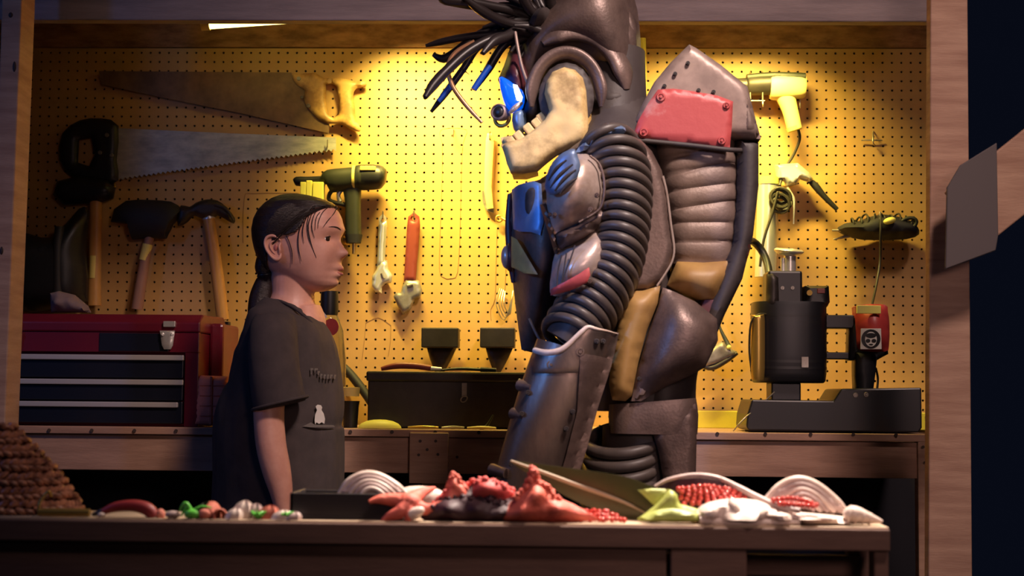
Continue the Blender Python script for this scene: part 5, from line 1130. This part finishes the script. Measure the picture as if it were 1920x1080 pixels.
# head
HY = RY
rk('neck', limb([(1150,100,HY,60,.10),(1150,170,HY,62,.11),(1148,240,HY,70,.13)], sub=3), 'rblack')
rk('helmet', pillow([(968,92),(985,60),(1005,30),(1035,5),(1060,-25),(1100,-50),(1145,-52),(1180,-20),(1195,20),(1201,80),(1202,140),(1196,178),(1180,192),(1150,178),(1120,168),(1085,130),(1062,120),(1040,128),(1022,150),(1015,190),(985,210),(962,190),(958,160),(962,120)], HY, 0.145, 0.145, 85, wall=0.01, sm=2, step=8), 'rmetal')
def helmY(px, py, R_=85, df=0.145):
    return -df
def arch(cx_, cy_, rx, ry, a0, a1, n=9): return [(cx_+rx*math.cos(R(a0+(a1-a0)*i/(n-1))), cy_-ry*math.sin(R(a0+(a1-a0)*i/(n-1)))) for i in range(n)]
hp = HY-0.10
def band(pts, r, ma, name, Y0, dy=None):
    n_ = len(pts); return rk(name, tube([P(x, y, Y0) for x, y in pts], [r*0.35]+[r]*(n_-2)+[r*0.35], 12, 4, flat=0.6), ma)
band(arch(1062,185,66,86,190,-10,11), 0.016, 'rmetal', 'helmet_arch', hp-0.035)
band(arch(1075,178,100,118,125,5,9), 0.024, 'rmetal', 'helmet_ridge', hp-0.005)
band(arch(1095,150,98,150,110,20,9), 0.022, 'rmetal', 'helmet_ridge', hp+0.03)
rk('crest_ridge', tpx([(1120,-20,HY-0.06),(1160,15,HY-0.06),(1180,50,HY-0.06),(1188,100,HY-0.06)], [0.008,0.014,0.014,0.006], 10), 'rmetal')
rk('ear_socket', pillow(arch(1062,184,52,66,200,-40,14)+[(1090,240),(1040,240)], hp-0.03, 0.006, 0.03, 10, wall=0.01, step=8), 'rblack')
rk('neck_guard', pillow([(1105,160),(1150,165),(1196,160),(1208,172),(1195,195),(1198,215),(1170,236),(1135,240),(1108,260),(1100,220)], HY, 0.11, 0.11, 30, wall=0.02, sm=1, step=8), 'rblack')
rk('face_plate', pillow([(958,88),(985,100),(1002,150),(1008,190),(1000,225),(985,246),(972,240),(960,210),(948,196),(938,160),(934,150),(945,125)], HY, 0.105, 0.105, 40, wall=0.02, sm=1, step=7), 'rmaroon')
rk('cheek_block', pillow([(985,175),(1010,168),(1030,180),(1030,235),(1008,250),(985,248),(972,232)], HY, 0.10, 0.10, 22, wall=0.04, sm=1, step=7), 'rblack')
fY = HY-0.085
rk('blue_eye_lens', pillow([(936,148),(950,150),(962,158),(975,165),(984,182),(980,200),(968,210),(955,208),(944,190)], fY, 0.022, 0.01, 14, wall=0.03, sm=2, step=5), 'bluelens', 'glowing blue eye lens')
rk('eye_highlight', pillow([(962,158),(970,160),(980,182),(978,190),(969,189),(964,176)], fY-0.034, 0.004, 0.004, 5, wall=0.004, sm=1, step=4), 'whitelens', 'white glowing slit in the eye')
rk('muzzle', pillow([(962,215),(978,208),(986,215),(985,240),(975,252),(962,240)], fY, 0.03, 0.02, 10, wall=0.03, sm=2, step=5), 'rblue')
rk('cheek_edge', tpx([(955,212,fY-0.03),(966,202,fY-0.035),(978,192,fY-0.03)], [0.003,0.006,0.004], 8), 'rbright')
c = P(937, 211, fY-0.01); a_ = Vector((-0.45,-1,0.05)); a_.normalize()
rk('goggle_lens', lathe(c, a_, [(-0.03,0.010),(-0.012,0.016),(0.0,0.018),(0.008,0.0175),(0.010,0.0145),(0.006,0.0135)], 26), 'rgrey', 'round goggle-like side lens')
rk('goggle_glass', lathe(c, a_, [(0.004,0.0138),(0.009,0.010),(0.011,0.003)], 22), 'black'); rk('goggle_ring', torus(c+Vector((0.004,0.02,-0.008)), a_, 0.017, 0.004, 24, 8), 'brass')
# jaw
JY = HY-0.12
JAW = [(1021,178),(1024,156),(1036,137),(1058,128),(1078,133),(1093,148),(1099,172),(1102,215),(1104,250),(1096,268),(1070,278),(1045,290),(1025,305),(1008,320),(980,325),(958,325),(950,305),(944,283),(940,273),(958,266),(978,262),(1000,246),(1022,226),(1030,210)]
jw = rk('jaw', pillow(JAW, JY-0.010, 0.024, 0.010, 17, wall=0.024, step=6, rough=0.003), 'jaw', 'weathered bone-yellow jaw')
rk('jaw_far_side', pillow(JAW, HY+0.12, 0.01, 0.02, 20, wall=0.03, step=9), 'jaw')
rk('jaw_back_edge', pillow([(1085,138),(1100,150),(1105,175),(1108,215),(1110,252),(1100,262),(1096,215),(1092,172)], JY+0.02, 0.012, 0.02, 8, wall=0.05, step=7), 'ryellow')
rk('chin', pillow([(942,272),(962,268),(1000,262),(1008,318),(985,325),(960,325)], HY, 0.02, 0.02, 10, wall=0.20, step=8), 'jaw')
for x, y, s_ in ((974,257,1.0),(992,243,1.0),(1007,232,0.9),(1016,222,0.9),(960,268,1.0)):
    for sd in (-1, 1):
        q = P(x, y, HY+sd*0.118); d = Vector((-0.62,0,0.78)); mk('tooth', beam(q-d*0.010, q+d*0.012*s_, 0.017, 0.022), 'jaw', jw if sd < 0 else jw, smooth=False, bevel=0.003)
# hose hair
def hose(pts, r=0.0062, ma='cable'):
    n_ = len(pts); return rk('hair_hose', tpx(pts, [r*1.5]+[r*1.25]*(n_-2)+[r*0.6], 8, 5), ma)
Hx = HY-0.03
hoses = [[(990,50),(940,62),(880,68),(830,78),(798,86)],[(985,45),(930,50),(890,70),(850,100),(830,110),(812,102)],[(990,60),(930,70),(880,95),(840,130),(812,160),(797,183)],[(990,65),(940,70),(900,85),(868,130),(835,175),(808,210)],
 [(985,70),(960,75),(940,90),(915,130),(890,168)],[(1000,35),(960,20),(920,12),(880,4),(835,0),(826,-10)],[(1005,25),(975,5),(940,-10),(900,-20)],[(1010,40),(970,25),(940,30),(915,15),(880,10),(845,8)],
 [(1000,50),(960,45),(930,35),(900,18),(870,-5)],[(1010,30),(990,5),(960,-20)],[(1015,25),(1005,0),(990,-30)],[(1000,60),(970,58),(950,68),(925,78),(905,100)],
 [(995,70),(985,50),(960,52),(935,45),(905,52)],[(1020,20),(1010,-5),(1020,-35)],[(1035,15),(1030,-10),(1045,-40)],[(990,40),(965,38),(945,45),(915,68),(880,90),(852,112)],[(1008,42),(985,20),(965,12),(935,8)],[(1015,35),(995,20),(980,-5),(970,-30)]]
for i, h in enumerate(hoses):
    dz = 0.028*math.sin(i*2.1); hose([(x, y, Hx-0.02+dz*(0.4+k*0.35)-0.03*(i%3)*(k/4)) for k, (x, y) in enumerate(h)], 0.0062+0.0012*(i%3))
rnd = random.Random(2)
for i in range(16):
    x0_, y0_ = rnd.uniform(985,1030), rnd.uniform(20,72); yy = HY+rnd.uniform(-0.09,0.09); a_ = rnd.uniform(150,235)
    L_ = rnd.uniform(40,75); x1_, y1_ = x0_+L_*math.cos(R(a_)), y0_-L_*math.sin(R(a_))*0.8
    hose([(x0_+10, y0_, yy), ((x0_+x1_)/2, (y0_+y1_)/2-8, yy-0.02), (x1_, y1_, yy-0.03)], 0.006)
hose([(868,130,Hx-0.03),(880,140,Hx-0.03)], 0.001)
rk('blue_hose_tip', tpx([(822,190,Hx-0.045),(835,174,Hx-0.043),(848,156,Hx-0.04)], 0.0056, 8, 2), 'bluetube', 'bright blue tube end')
rk('blue_hose_tip', tpx([(888,168,Hx-0.06),(905,142,Hx-0.055),(918,124,Hx-0.05)], 0.0066, 8, 2), 'bluetube', 'bright blue tube end')
rk('green_hose_tip', tpx([(796,183,Hx-0.05),(802,172,Hx-0.05)], 0.0058, 8, 2), 'olive', 'dull green tube end')
rk('copper_hose', tpx([(890,78,Hx-0.06),(855,98,Hx-0.06),(840,125,Hx-0.06),(848,160,Hx-0.06),(872,195,Hx-0.06),(904,230,Hx-0.06)], [0.005]*5+[0.0035], 10, 6), 'copper', 'copper-coloured tube curling down')
rk('pink_cable', tpx([(966,60,fY-0.02),(972,95,fY-0.03),(980,130,fY-0.035),(996,172,fY-0.035)], 0.0035, 8, 4), 'rgrey')
rk('hair_root_pad', pillow([(975,85),(985,50),(1010,22),(1040,12),(1045,40),(1020,75),(990,95)], HY, 0.13, 0.13, 30, wall=0.02, sm=2), 'rblack')
solo('glow_stick', limb([(1204,72,-0.020,7,0.009),(1205,130,-0.020,7,0.009),(1206,178,-0.020,5,0.007)]), 'ysponge', 'pale yellow stick hanging on the wall right behind the helmet', 'stick')
